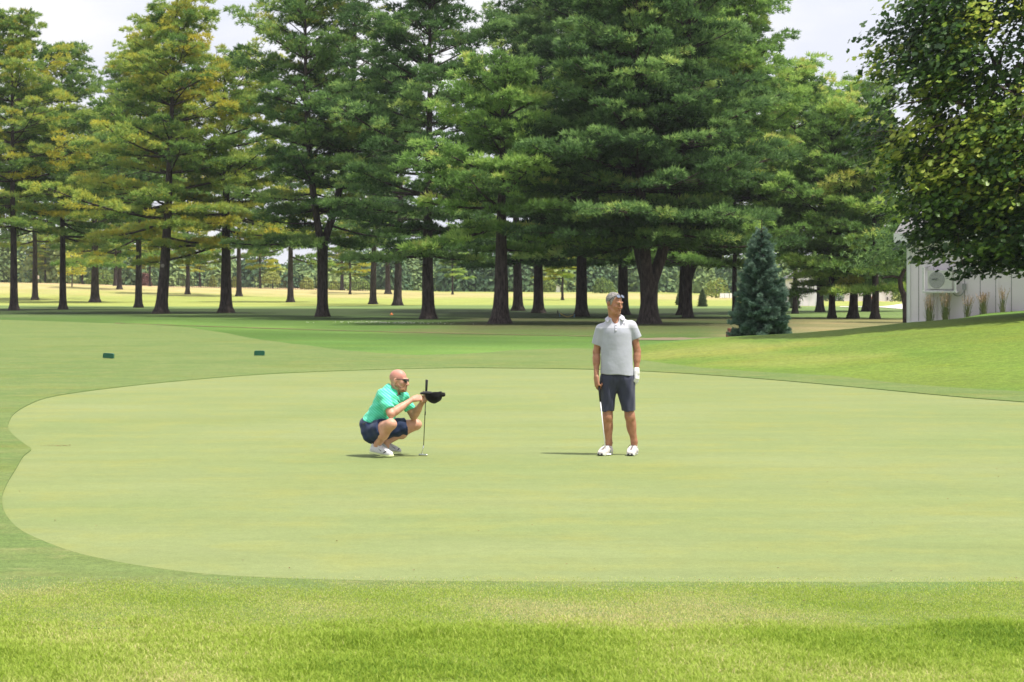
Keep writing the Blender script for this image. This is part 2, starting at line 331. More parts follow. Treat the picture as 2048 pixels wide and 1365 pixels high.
# ---------------------------------------------------------------- foliage
def spikes(rng, P, A, tint, k, ln, wd, spread=0.9, up=0.25):
    """k thin needles-bunch triangles around every point P, leaning along axis A"""
    n = len(P); R = unit(rng.normal(size=(n, k, 3)))
    D = unit(A[:, None, :] + R * spread + np.array((0, 0, up)))
    S = unit(np.cross(D, rng.normal(size=(n, k, 3))))
    l = ln * rng.uniform(.65, 1.2, (n, k, 1)); w = wd * rng.uniform(.7, 1.2, (n, k, 1))
    Pb = P[:, None, :] + R * ln * 0.18
    V = np.stack([Pb - S * w / 2, Pb + S * w / 2, Pb + D * l], 2).reshape(-1, 3)
    T = np.repeat(np.clip(tint[:, None] + rng.normal(0, .05, (n, k)), 0, 1).ravel(), 3)
    return V, np.arange(len(V)).reshape(-1, 3), T
def pine_parts(seed, H, cb, R, tr, dens=1.0, gap=0.12, top=0.55, lean=(0, 0), asc=0.10, prof=None, fork=0, needle=0.24, k=7, tufts=22, lump=0.50, low=None):
    """returns wood (V,F) and needles (V,F,T). cb = lowest live branch, R = crown radius, tr = trunk radius"""
    rng = np.random.RandomState(seed); tubes = []
    def stem(p0, dirx, h0, h1, r0, r1, bend=0.25):
        m = 9; t = np.linspace(0, 1, m); z = h0 + (h1 - h0) * t
        wx = np.cumsum(rng.normal(0, bend / m, m)); wy = np.cumsum(rng.normal(0, bend / m, m)); wx -= wx[0]; wy -= wy[0]
        x = p0[0] + dirx[0] * (t ** 0.8) + wx; y = p0[1] + dirx[1] * (t ** 0.8) + wy
        return np.stack([x, y, z], 1), r0 + (r1 - r0) * t ** 0.85
    stems = []
    if fork == 0:
        P, Rr = stem((0, 0), (lean[0], lean[1]), 0, H, tr, .03); stems.append((P, Rr, 0.0, 1.0))
    else:
        fh = fork
        P, Rr = stem((0, 0), (0, 0), 0, fh + 0.4, tr, tr * 0.8, .05); tubes.append((P, Rr)); 
        nst = 3; a0 = rng.rand() * 0.5
        for q in range(nst):
            a = a0 + math.pi * q / 1.0 if nst == 2 else a0 + 2 * math.pi * q / 3
            dx = (math.cos(a) * R * .32, math.sin(a) * R * .25)
            m = 10; t = np.linspace(0, 1, m); z = fh + (H * rng.uniform(.88, 1.0) - fh) * t
            s = 1 - (1 - t) ** 3.0
            S = np.stack([P[-1, 0] + dx[0] * s, P[-1, 1] + dx[1] * s, z], 1); Rs = tr * 0.62 * (1 - t) ** 0.8 + .03
            stems.append((S, Rs, fh, 0.8))
    # root flare
    for S, Rs, f0, _ in stems:
        if f0 == 0.0: 
            zz = S[:, 2]
            z2 = np.concatenate([[-0.15, 0.12, 0.35, 0.8], zz[1:]]); x2 = np.interp(z2, zz, S[:, 0]); y2 = np.interp(z2, zz, S[:, 1]); r2 = np.interp(z2, zz, Rs) * (1 + 0.75 * np.exp(-np.maximum(z2, 0) / 0.22))
            tubes.append((np.stack([x2, y2, z2], 1), r2))
        else: tubes.append((S, Rs))
    if fork:
        P, Rr = tubes[0]; z2 = np.array([-0.15, 0.12, 0.35, 0.8, fork * .7, fork + .5]); tubes[0] = (np.stack([z2 * 0, z2 * 0, z2], 1), tr * (1 + 0.7 * np.exp(-np.maximum(z2, 0) / 0.25)) * np.array([1, 1, 1, .97, .95, 1.02]))
    NP, NA, NT = [], [], []; small = []
    for S, Rs, f0, rsc in stems:
        z = cb - min(1.6, .22 * cb) + rng.uniform(0, .3)
        while z < H - 0.25 and z < S[-1, 2] - 0.2:
            t = max(0.0, (z - cb) / (H - cb))
            pr = prof(t) if prof else min(1.0, 1.15 * (1 - t) ** 0.58) * (0.84 + 0.16 * math.sin(8.0 * t + seed))
            nb = rng.randint(5, 9) if t < 0.85 else 6
            a0 = rng.rand() * 6.28
            base = np.array([np.interp(z, S[:, 2], S[:, q]) for q in range(3)]); rb = np.interp(z, S[:, 2], Rs)
            for b in range(nb):
                if rng.rand() < gap or (z < cb and rng.rand() < .72): continue
                az = a0 + 2 * math.pi * b / nb + rng.normal(0, .25)
                Lb = R * rsc * pr * rng.uniform(.55, 1.22) * (1 + .30 * math.sin(z * 1.3 + az * 1.5 + seed)) + 0.35
                el = asc + 0.70 * t ** 1.8 + rng.normal(0, .09) + (-.18 if t < 0.12 else 0)
                m = 6; s = np.linspace(0, 1, m)
                hd = np.array([math.cos(az), math.sin(az)])
                curve = el * s * Lb + (0.13 * Lb) * (s ** 2.2) - (0.10 * Lb * s * (1 - t))
                bend = rng.normal(0, .08) * Lb * s ** 2
                BP = np.stack([base[0] + hd[0] * Lb * s * math.cos(el * .7) - hd[1] * bend, base[1] + hd[1] * Lb * s * math.cos(el * .7) + hd[0] * bend, base[2] + curve], 1)
                br = max(.018, min(rb * .42, .012 + .017 * Lb)); tubes.append((BP, br * (1 - s * .85) + .006))
                side = np.array([-hd[1], hd[0], 0.0]); nl = max(3, int(Lb * 2.7 * dens + rng.rand()))
                tb = rng.uniform(.18, .68) + (0.28 if rng.rand() < .16 else 0)
                for c in range(nl):
                    sc_ = 0.30 + 0.72 * ((c + rng.rand()) / nl) ** 0.8; sc_ = min(1.02, sc_)
                    wmax = Lb * 0.36 * math.sqrt(max(0.03, 1 - ((sc_ - .55) / .55) ** 2)); lat = rng.uniform(-1, 1) * wmax
                    cp = np.array([np.interp(sc_, s, BP[:, q]) for q in range(3)]) + side * lat + np.array((0, 0, -0.10 * abs(lat) + rng.uniform(-.05, .10)))
                    if abs(lat) > .3:
                        root = np.array([np.interp(max(0.1, sc_ - abs(lat) * .7 / Lb), s, BP[:, q]) for q in range(3)]); small.append((np.stack([root, (root + cp) / 2 + (0, 0, .03), cp]), np.array([.018, .013, .006])))
                    lr = lump * rng.uniform(.65, 1.25) * (0.8 if t > .8 else 1)
                    nt = int(tufts * rng.uniform(.7, 1.2) * (lr / lump) ** 1.5) + 2
                    d = unit(rng.normal(size=(nt, 3))); d[:, 2] = np.abs(d[:, 2]) * 1.0 - 0.25 * (rng.rand(nt) < .35)
                    rad = rng.uniform(.45, 1.0, (nt, 1)) ** .6
                    P = cp + d * rad * np.array((lr * 1.1, lr * 1.1, lr * .50)) ; out = unit(d + np.array([hd[0], hd[1], 0]) * .8)
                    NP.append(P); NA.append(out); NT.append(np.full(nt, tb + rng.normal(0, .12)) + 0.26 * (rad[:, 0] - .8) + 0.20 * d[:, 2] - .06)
            z += rng.uniform(.62, 1.15) * (1.0 if t < .75 else .65) / max(.55, dens ** .5)
        # leader tufts
        tp = S[-1]; P = tp + rng.normal(0, .12, (26, 3)) - np.array((0, 0, 1)) * rng.uniform(-.25, .7, (26, 1)); NP.append(P); NA.append(np.tile((0, 0, 1.0), (26, 1))); NT.append(np.full(26, .6))
    if low:   # a few dead lower limbs
        for q in range(low):
            az = rng.rand() * 6.28; z = rng.uniform(cb * .55, cb); Lb = rng.uniform(.5, 1.6); h = np.array([math.cos(az), math.sin(az)]); s = np.linspace(0, 1, 4)
            small.append((np.stack([h[0] * Lb * s, h[1] * Lb * s, z + .1 * s * Lb + rng.normal(0, .04, 4)], 1), .03 * (1 - s) + .008))
    NP, NA, NT = np.concatenate(NP), np.concatenate(NA), np.concatenate(NT)
    W1 = tube_arrays(tubes[:1 + (3 if fork else 0)], 12); W2 = tube_arrays(tubes[1 + (3 if fork else 0):] , 5)
    parts = [W1, W2]
    if small: parts.append(tube_arrays(small, 3))
    V = []; Fc = []; o = 0
    for v, f in parts: V.append(v); Fc.append(f + o); o += len(v)
    return (np.concatenate(V), np.concatenate(Fc)), spikes(rng, NP, NA, np.clip(NT, 0, 1), k, needle, needle * .28)

M_BARK = mat_bark('pine_bark', (.016, .012, .011), (.10, .078, .070))
M_BARK2 = mat_bark('grey_bark', (.06, .05, .045), (.16, .13, .11))
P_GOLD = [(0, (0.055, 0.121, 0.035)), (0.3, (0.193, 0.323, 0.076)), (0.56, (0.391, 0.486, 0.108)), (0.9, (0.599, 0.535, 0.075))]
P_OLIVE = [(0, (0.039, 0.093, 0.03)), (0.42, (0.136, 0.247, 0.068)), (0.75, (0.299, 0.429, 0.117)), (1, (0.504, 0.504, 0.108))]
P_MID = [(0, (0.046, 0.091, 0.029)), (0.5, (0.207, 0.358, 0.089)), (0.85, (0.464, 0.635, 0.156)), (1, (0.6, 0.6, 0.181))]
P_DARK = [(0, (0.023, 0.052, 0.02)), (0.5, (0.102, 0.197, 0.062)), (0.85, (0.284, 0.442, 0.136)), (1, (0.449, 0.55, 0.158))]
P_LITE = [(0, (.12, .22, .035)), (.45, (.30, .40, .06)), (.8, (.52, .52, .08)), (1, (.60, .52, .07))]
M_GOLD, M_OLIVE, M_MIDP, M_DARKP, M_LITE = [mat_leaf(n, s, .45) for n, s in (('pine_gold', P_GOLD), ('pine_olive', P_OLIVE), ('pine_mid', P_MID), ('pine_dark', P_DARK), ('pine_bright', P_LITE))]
for _m in (M_GOLD, M_OLIVE, M_MIDP, M_DARKP, M_LITE): _m.node_tree.nodes['Principled BSDF'].inputs['Specular IOR Level'].default_value = .15
PINE_PROTO = {}
def pine(label, px, py, seed, Hpx, cbpx, R, trpx, mat, group='white pines standing in the row behind the green', D=None, **kw):
    """px,py = trunk base in the photo; heights are given as photo rows and turned into metres at the tree's distance"""
    D = D or F * CAMH / (py - H0); s = D / F; x = (px - 1024) * s
    z0 = TZ(x, D); z0 = z0
    H = (py - Hpx) * s; cb = (py - cbpx) * s; tr = trpx * s / 2
    t = thing('pine_tree', label, 'tree', (x, D, z0), 0, group)
    wood, nd = pine_parts(seed, H, cb, R, tr, **kw)
    link('trunk', mesh_np('pine_trunk', *wood, 4), M_BARK, t)
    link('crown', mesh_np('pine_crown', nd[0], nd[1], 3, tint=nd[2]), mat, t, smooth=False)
    return t
def copy_tree(t, name, label, px, py, scale=1.0, rz=0.0, group=None, mat=None, D=None):
    D = D or F * CAMH / (py - H0); x = (px - 1024) * D / F
    r = bpy.data.objects.new(name, None); COL.objects.link(r); r.location = (x, D, TZ(x, D)); r.scale = (scale,) * 3; r.rotation_euler = (0, 0, rz)
    tag(r, label, 'tree', group)
    for ch in t.children:
        c = ch.copy(); COL.objects.link(c); c.parent = r
        if mat is not None and ch.name.startswith('crown'):
            c.material_slots[0].link = 'OBJECT'; c.material_slots[0].material = mat
    return r
FRONT = 'white pines standing in the row behind the green'
T = {}
T['a'] = pine('leftmost tall pine with yellow-green boughs, its pointed top apart at the left edge', 28, 622, 11, 42, 430, 6.0, 17, M_GOLD, gap=.10, low=6, dens=1.0)
T['b'] = pine('dark straight trunked pine, second trunk from the left edge', 126, 620, 12, 110, 440, 6.0, 15, M_OLIVE, gap=.13, low=8, dens=.98)
T['c'] = pine('pine with a nearly black trunk standing left of the leaning scarred trunk', 277, 615, 13, 100, 470, 6.0, 15, M_GOLD, gap=.11, low=8, dens=.98)
T['d'] = pine('leaning pine whose trunk carries a round pale limb scar', 322, 629, 14, 28, 445, 6.1, 25, M_GOLD, gap=.11, lean=(1.0, 0), low=6, dens=1.0)
T['e'] = pine('broad gold tinged pine with a thick black trunk left of the crouching man', 452, 627, 15, 130, 450, 6.6, 25, M_GOLD, gap=.09, low=9, dens=1.02)
T['f'] = pine('tall thin topped pine with open sky between its boughs, trunk forking low', 645, 634, 16, -40, 440, 5.9, 22, M_OLIVE, gap=.32, fork=3.9, low=10, dens=.8)
T['g'] = pine('deep green pine right behind the crouching man, top beyond the frame', 857, 639, 17, -90, 480, 6.0, 26, M_DARKP, gap=.05, low=3, dens=1.05)
T['h'] = pine('rounded mid green pine in front of the darker ones, its whole top visible', 1000, 650, 18, 158, 455, 4.8, 34, M_MIDP, gap=.05, dens=1.25, prof=lambda t: (1 - t) ** .5 * (.8 + .2 * math.sin(9 * t)) if t > .1 else .8)
T['i'] = pine('big pine with a thick trunk splitting into several stems behind the standing man', 1298, 650, 19, -60, 450, 6.0, 36, M_DARKP, gap=.07, fork=1.45, dens=1.05)
T['j'] = pine('straight trunked dark pine just left of the standing man', 1163, 633, 20, -130, 480, 5.8, 24, M_DARKP, gap=.07, low=4)
T['k'] = pine('tall pine with long upswept boughs against the pale sky, short double trunk', 1376, 636, 21, -110, 500, 7.2, 17, M_MIDP, gap=.08, asc=.22, dens=1.1, fork=1.9)
T['l'] = pine('pine with a thin dark trunk touching the blue spruce on its left', 1470, 636, 22, 120, 470, 4.6, 11, M_MIDP, gap=.1, low=5, asc=.2)
T['m'] = pine('small pine with a straight dark trunk right of the blue spruce', 1664, 637, 23, 205, 560, 3.4, 14, M_MIDP, gap=.12, low=3)
T['n'] = pine('small pine with a slightly leaning trunk, middle one of three right of the blue spruce', 1706, 637, 24, 235, 560, 3.3, 19, M_OLIVE, gap=.14, lean=(.4, 0), low=3)
T['o'] = pine('small pine nearest the grey building, its lowest bough reaching towards the wall', 1750, 638, 25, 225, 560, 3.2, 16, M_MIDP, gap=.14, low=3)
BACK = 'pines standing in the open grass beyond the front row'
T['p'] = pine('leaning trunked pine far behind, left of the crouching man\'s raised cap', 795, 612, 26, 150, 480, 4.6, 17, M_DARKP, group=BACK, dens=.8, lean=(.5, 0), tufts=14, k=7, needle=.3)
T['q'] = pine('grey trunked pine far behind, between the black trunk and the forked pine', 581, 606, 27, 225, 490, 4.6, 13, M_OLIVE, group=BACK, dens=.75, tufts=14, k=7, needle=.3)
T['r'] = pine('bright yellow boughed pine far behind, right of the scarred trunk', 375, 600, 28, 300, 510, 4.4, 9, M_LITE, group=BACK, dens=.75, tufts=14, k=7, needle=.34)
copy_tree(T['q'], 'pine_tree', 'pine far behind with a flared dark foot, just right of the thick black trunk', 478, 601, 1.0, 2.0, BACK, M_OLIVE)
copy_tree(T['r'], 'pine_tree', 'bright yellow pine far behind, dark trunk of the close pair in the third gap', 231, 594, 1.1, 1.1, BACK, M_LITE)
copy_tree(T['q'], 'pine_tree', 'pale trunked pine far behind, front one of the close pair in the third gap', 239, 598, .95, 4.0, BACK, M_GOLD)
copy_tree(T['p'], 'pine_tree', 'pine far behind with a thin trunk left of the leaning one', 746, 609, .9, 1.0, BACK, M_OLIVE)
copy_tree(T['p'], 'pine_tree', 'thin pale trunked pine far off beyond the leaning trunk', 776, 597, 1.0, 2.5, BACK, M_MIDP)
copy_tree(T['q'], 'pine_tree', 'pine far behind the forked pine with a low bough to the left', 684, 593, .9, 3.0, BACK, M_OLIVE)
copy_tree(T['p'], 'pine_tree', 'dark forked looking pine just right of the rounded front pine', 1036, 621, 1.0, 4.0, BACK, M_DARKP)
copy_tree(T['j'], 'pine_tree', 'dark pine midway between the rounded front pine and the standing man', 1077, 625, 1.0, 2.2, BACK, M_DARKP)
copy_tree(T['j'], 'pine_tree', 'black trunked pine close behind the standing man\'s right cheek', 1246, 629, 1.0, 3.3, BACK, M_DARKP)
copy_tree(T['p'], 'pine_tree', 'dark pine behind, hidden but for its trunk left of the double trunk', 1368, 630, 1.0, 0.7, BACK, M_DARKP)
copy_tree(T['b'], 'pine_tree', 'darker pine filling the gap behind the two leftmost trunks', 70, 604, 1.15, 1.3, BACK, M_OLIVE)
copy_tree(T['e'], 'pine_tree', 'olive pine showing behind between the second and third trunks', 190, 606, 1.1, 2.3, BACK, M_OLIVE)
copy_tree(T['l'], 'pine_tree', 'pine behind the blue spruce, top just above the right slope of the wood', 1590, 628, 1.05, 2.0, BACK, M_MIDP)
copy_tree(T['m'], 'pine_tree', 'pale green pine farther back between spruce and maple', 1640, 625, 1.25, 3.0, BACK, M_OLIVE)
copy_tree(T['o'], 'pine_tree', 'bushy pine behind the three small trunks, partly covered by the maple', 1735, 624, 1.35, 4.0, BACK, M_OLIVE)
for px, py, sc__, m_, lb in ((165, 590, .66, M_LITE, 'low bright yellow pine far behind, left of the close trunk pair'), (300, 592, .66, M_LITE, 'low yellow pine far behind, between black trunk and scarred trunk'), (400, 590, .62, M_LITE, 'low sunlit pine far behind, over the fence left of the thick trunk'), (520, 594, .62, M_LITE, 'low yellow green pine far behind, between thin trunk and grey trunk'), (90, 588, .62, M_LITE, 'low yellow pine far behind, between the two leftmost trunks'), (905, 596, .52, M_MIDP, 'low green pine far behind, left of the rounded front pine'), (1125, 602, .56, M_LITE, 'low yellow pine far behind, over the yellow rope'), (700, 598, .58, M_GOLD, 'low olive pine far behind, right of the forked pine')):
    copy_tree(T['r'], 'pine_tree', lb, px, py, sc__, px * .7, 'low sunlit pines at the far edge of the field', m_)
# round limb scars on the leaning pine
for (sx, sz, sr) in ((.02, 2.95, .115), (.28, 4.25, .05), (-.16, 4.1, .05)):
    mb = MB(); D = T['d'].location.y; xl = .12 + sx
    yy = -.33 if sr > .1 else -.30
    mb.tube([(xl, yy - .02, sz), (xl, yy + .14, sz)], [sr, sr * 1.1], 14); sc1 = mb.build('limb_scar', mat_plain('scar_wood', (.25, .22, .20), .9, var=.3, scale=20), T['d'])

# ---- crooked little tree behind the building corner
t = thing('young_tree', 'crooked bare stemmed tree curving down beside the grey building corner', 'tree', ((1813 - 1024) / F * 118, 118, 0))
s = 118 / F
tb = [(np.array([((x - 1813) * s, 0, (645 - y) * s) for x, y in ((1812, 648), (1811, 610), (1808, 590), (1802, 577), (1800, 560), (1806, 545), (1822, 520))]), np.array([.16, .15, .15, .13, .12, .1, .05])),
      (np.array([((x - 1813) * s, 0, (645 - y) * s) for x, y in ((1800, 556), (1785, 552), (1765, 556))]), np.array([.07, .06, .04]))]
v, f = tube_arrays(tb, 8); link('trunk', mesh_np('young_trunk', v, f, 4), M_BARK, t)
rng = np.random.RandomState(5); P = np.concatenate([rng.normal(0, 1, (420, 3)) * (1.2, 1.1, .35) + ((x - 1813) * s, 0, (645 - y) * s) for x, y in ((1790, 520), (1840, 505), (1815, 485))])
v, f, tt = spikes(rng, P, unit(rng.normal(size=P.shape)), np.clip(rng.normal(.5, .15, len(P)), 0, 1), 6, .24, .06); link('crown', mesh_np('young_crown', v, f, 3, tint=tt), M_DARKP, t, smooth=False)

# ---- blue spruce and its small relatives
M_SPRUCE = mat_leaf('spruce_blue', [(0, (.035, .080, .052)), (.45, (.080, .150, .105)), (.8, (.17, .26, .20)), (1, (.26, .35, .28))], .2, .8, .1)
M_SPRUCE2 = mat_leaf('spruce_green', [(0, (.06, .12, .06)), (.5, (.13, .20, .10)), (1, (.28, .32, .17))], .2)
def spruce(H, R, seed):
    rng = np.random.RandomState(seed); NP, NA, NT, tubes = [], [], [], []
    z = .06
    while z < H * .985:
        t = z / H; r = R * (1 - t) ** .72 * (1.0 if t > .1 else .93); nb = max(4, int(10 * (1 - t) + 4)); a0 = rng.rand() * 6
        for b in range(nb):
            az = a0 + 6.283 * b / nb + rng.normal(0, .12); L = r * rng.uniform(.66, 1.2) + .05; s = np.linspace(0, 1, 5); h = np.array([math.cos(az), math.sin(az)])
            el = -.18 + .9 * t ** 2; BP = np.stack([h[0] * L * s, h[1] * L * s, z + el * L * s + .16 * L * s ** 2], 1); tubes.append((BP, .016 * (1 - s) + .004))
            nc = max(2, int(L * 11)); tb = rng.uniform(.3, .7)
            for c in range(nc):
                q = .25 + .75 * (c + 1) / nc; w = .34 * L * (1.08 - q)
                for sg in (-1, 0, 1):
                    cp = np.array([np.interp(q, s, BP[:, j]) for j in range(3)]) + np.array([-h[1], h[0], 0]) * w * sg * rng.uniform(.6, 1.2)
                    n = 6; NP.append(cp + rng.normal(0, .028, (n, 3))); NA.append(np.tile(unit(np.array([h[0] - h[1] * .7 * sg, h[1] + h[0] * .7 * sg, .35])), (n, 1))); NT.append(np.full(n, tb + .75 * (q - .7) + rng.normal(0, .1)))
        z += .112 + .04 * t
    tubes.append((np.array([(0, 0, 0), (0, 0, H * .5), (0.01, 0, H + .42)]), np.array([.07, .04, .012])))
    for q in range(6):
        a = q * 1.05; zz = H - .02 + .06 * (q % 2); tubes.append((np.array([(0, 0, zz), (.13 * math.cos(a), .13 * math.sin(a), zz + .09)]), np.array([.012, .006])))
        NP.append(np.array([(.13 * math.cos(a), .13 * math.sin(a), zz + .09)] * 3)); NA.append(np.array([(math.cos(a), math.sin(a), .6)] * 3)); NT.append(np.full(3, .9))
    NP, NA, NT = np.concatenate(NP), np.concatenate(NA), np.concatenate(NT)
    return tube_arrays(tubes, 5), spikes(rng, NP, NA, np.clip(NT, 0, 1), 7, .085, .024, .75)
Ds = 71.5; xs_ = (1523 - 1024) / F * Ds; zb = TZ(xs_, Ds)
ztop = wp(1520, 466, Ds)[2]
w, nd = spruce(ztop - zb, .84, 4)
sp = thing('spruce_tree', 'dense blue-green spruce with a bare pointed leader standing on the lawn edge', 'tree', (xs_, Ds, zb))
link('trunk', mesh_np('spruce_trunk', *w, 4), M_BARK, sp); link('crown', mesh_np('spruce_crown', nd[0], nd[1], 3, tint=nd[2]), M_SPRUCE, sp, smooth=False)
for (px, py, s, lb) in ((1361, 611, .50, 'small pale spruce far off, left of the double pine trunk'), (1405, 614, .47, 'small grey-green spruce far off, right of the double pine trunk'), (1588, 617, .58, 'small yellowish spruce far off, beside the grey shed')):
    copy_tree(sp, 'spruce_tree', lb, px, py, s, px * .1, 'small spruces far off in the field', M_SPRUCE2)
mb = MB(); mb.box(-.14, .14, -.12, .12, 0, .2); mb.box(-.10, .12, -.08, .1, .202, .3)
xx = (1463 - 1024) / F * 74; stump = mb.build('landscape_block', mat_plain('red_block', (.22, .08, .055), .9, var=.3), bevel=.02); stump.location = (xx, 74, TZ(xx, 74)); stump.rotation_euler = (0, 0, .4); tag(stump, 'small rust-red block lying at the left foot of the blue spruce', 'block')

# ---- broad-leaved foliage from leaf-shaped faces
def leaves(rng, P, N, tint, size, star=True):
    n = len(P); U = unit(np.cross(N, rng.normal(size=(n, 3)))); Wv = np.cross(N, U); sz = size * rng.uniform(.7, 1.2, (n, 1))
    if star:  # five-lobed leaf, folded a little along its rib
        prof = [(0, -.5, 0), (.30, -.42, .03), (.55, -.05, .10), (.28, .05, .04), (.42, .48, .08), (.0, .62, 0), (-.42, .48, .08), (-.28, .05, .04), (-.55, -.05, .10), (-.30, -.42, .03)]
    else: prof = [(0, -.5, 0), (.36, 0, .08), (0, .5, 0), (-.36, 0, .08)]
    V = np.stack([P + U * a * sz + Wv * b * sz + N * c * sz for a, b, c in prof], 1); k = len(prof)
    half = k // 2
    # two halves as polygons sharing the rib
    i = np.arange(n)[:, None] * k
    f1 = i + np.arange(0, half + 1)[None, :]; f2 = i + np.array([0] + list(range(k - 1, half - 1, -1)))[None, ::-1]
    return V.reshape(-1, 3), np.concatenate([f1, f2]), half + 1, np.repeat(np.clip(tint, 0, 1), k)
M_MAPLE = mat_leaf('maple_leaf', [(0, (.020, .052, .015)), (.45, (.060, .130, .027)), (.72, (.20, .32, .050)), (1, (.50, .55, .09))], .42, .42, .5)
def maple(px, D, z0):
    rng = np.random.RandomState(31); s = D / F; X0 = (px - 1024) * s
    t = thing('maple_tree', 'large dark maple filling the right edge, boughs hanging before the grey wall', 'tree', (X0, D, z0))
    tubes = []; ends = []
    def limb(p, d, L, r, depth):
        m = 5; pts = [np.array(p, float)]; dd = np.array(d, float)
        for q in range(m):
            dd = unit(dd + rng.normal(0, .13, 3) + np.array((0, 0, .04 - .03 * depth))); pts.append(pts[-1] + dd * L / m)
        P = np.array(pts); R = np.linspace(r, r * .55, m + 1); tubes.append((P, R))
        if depth >= 3: ends.append(P[-1]); return
        for q in range(3 if depth else 4):
            k = rng.randint(2, m + 1); ax = unit(rng.normal(size=3)); nd_ = unit(dd * .75 + ax * .85 + np.array((0, 0, .1)))
            limb(P[k], nd_, L * rng.uniform(.55, .75), R[k] * .65, depth + 1)
    tubes.append((np.array([(0, 0, -.3), (0, 0, .4), (-.1, 0, 1.2), (-.15, 0, 2.6)]), np.array([.42, .30, .25, .22])))
    for a in np.linspace(0, 6.28, 8)[:-1]:
        limb((-.15, 0, rng.uniform(1.9, 3.0)), unit(np.array((math.cos(a), math.sin(a), rng.uniform(.35, 1.0)))), rng.uniform(2.6, 3.6), .13, 0)
    limb((-.1, 0, 2.5), (-.75, -.1, .75), 4.2, .16, 0); limb((-.1, 0, 2.5), (-.15, 0, 1), 4.5, .16, 0)
    # crown: flat sprays of leaves in an outer shell and through the volume
    NP, NN, NT = [], [], []
    c0 = np.array((0.05, 0, 5.55)); rad = np.array((5.5, 2.5, 5.2)); tries = 0; n = 0
    holes = [(np.array(h), r) for h, r in (((-1.9, -2.5, 7.2), 1.15), ((-1.1, 1.0, 6.7), 1.2), ((-1.0, -3.4, 3.4), .8), ((-1.4, 0.5, 7.9), 1.1), ((-1.3, -1.0, 6.9), 1.1), ((-.8, 1.5, 3.6), .9))]
    while n < 1250:
        d = unit(rng.normal(size=3)); rr_ = rng.uniform(.35, 1.0) ** .45
        q = np.sign(d) * np.abs(d) ** .8; P = c0 + q * rad * rr_ * rng.uniform(.93, 1.03)
        if P[2] < 1.0 + .18 * math.hypot(P[0] + 2.5, P[1]) * .4: continue
        if P[0] > 3.2 and rng.rand() < .6: continue
        lump = wob(P[0] * 6 + 3, P[1] * 6 + P[2] * 7.7, .33)
        if rr_ > .7 and lump < -.22: continue
        if any(np.linalg.norm(P - h) < r for h, r in holes) and rng.rand() < .9: continue
        if P[2] > 6.2 and P[0] > -3.6 and rng.rand() < .5: continue
        n += 1; nl = rng.randint(40, 64); out = unit(P - c0)
        L = np.stack([rng.normal(0, .36, nl), rng.normal(0, .36, nl), rng.normal(0, .12, nl)], 1); L[:, 2] -= .30 * (L[:, 0] * out[0] + L[:, 1] * out[1]) + .10 * np.abs(L[:, 0])
        NP.append(P + L); NN.append(unit(np.tile((out[0] * .55, out[1] * .55, .8), (nl, 1)) + rng.normal(0, .38, (nl, 3))))
        b = rng.uniform(.05, .60) + (.42 if (lump > .40 or np.linalg.norm((P - np.array((-3.2, -1.5, 4.6))) / (2.2, 3, 1.6)) < 1) and rng.rand() < .8 else 0); NT.append(np.clip(b + rng.normal(0, .10, nl), 0, 1))  # sunlit clusters are put into the leaf tint: chosen sprays get lighter leaves
    NP, NN, NT = np.concatenate(NP), np.concatenate(NN), np.concatenate(NT)
    v, f = tube_arrays(tubes, 7); link('trunk', mesh_np('maple_trunk', v, f, 4), mat_bark('maple_bark', (.05, .038, .034), (.15, .115, .10)), t)
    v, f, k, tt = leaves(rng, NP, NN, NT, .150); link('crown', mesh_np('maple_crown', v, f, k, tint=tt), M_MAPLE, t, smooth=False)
    return t
mp_t = maple(2150, 64.8, TZ((2150 - 1024) / F * 64.8, 64.8))

# ---- far wood closing the horizon, and single far bushes before it
M_FAR = mat_leaf('far_leaves', [(0, (.075, .135, .080)), (.4, (.15, .23, .11)), (.75, (.31, .40, .15)), (1, (.46, .50, .18))], .25, 1.0, 0.0)
M_BUSH = mat_leaf('bush_leaves', [(0, (.10, .16, .05)), (.5, (.20, .27, .07)), (1, (.36, .38, .11))], .3, 1.0, 0.0)
M_RED = mat_leaf('red_leaves', [(0, (.10, .05, .04)), (1, (.22, .10, .08))], .3)
def blob_cloud(rng, c, r, n, tint, jitter=.1):
    d = unit(rng.normal(size=(n, 3))); d[:, 2] = np.abs(d[:, 2]) * 1.15 - .15; lobes = unit(rng.normal(size=(7, 3))); lobes[:, 2] = np.abs(lobes[:, 2])
    bump_ = np.max(d @ lobes.T, axis=1) ** 3
    rr_ = (.66 + .38 * bump_) * rng.uniform(.75, 1.02, n)
    return c + d * rr_[:, None] * np.array(r), unit(d + rng.normal(0, .45, (n, 3)) + (0, 0, .3)), np.clip(tint + rng.normal(0, jitter, n) + .18 * d[:, 2] * 0, 0, 1)
rng = np.random.RandomState(77); Pn, Nn, Tn = [], [], []
for k in range(190):
    px = -500 + 3100 * (k + rng.rand()) / 190; D = rng.uniform(405, 520); x = (px - 1024) / F * D
    top = float(np.interp(px, [-500, 60, 150, 260, 340, 560, 640, 760, 900, 1100, 1330, 1440, 1600, 2600], [12, 12, 11.5, 9, 6, 5.6, 6, 7.5, 8.5, 8.5, 8.5, 8, 8, 11])) * rng.uniform(.8, 1.2)
    a, b, c = blob_cloud(rng, np.array((x, D, TZ(x, D) - .3)), (rng.uniform(4, 7.5), 3.5, top), 1300, rng.uniform(.1, .75)); Pn.append(a); Nn.append(b); Tn.append(c)
v, f, k_, tt = leaves(rng, np.concatenate(Pn), np.concatenate(Nn), np.concatenate(Tn), .85, star=False)
fw = link('far_wood', mesh_np('far_wood', v, f, k_, tint=tt), M_FAR, smooth=False); tag(fw, 'blue-green wood closing the horizon behind the field', 'woodland', kind='stuff')
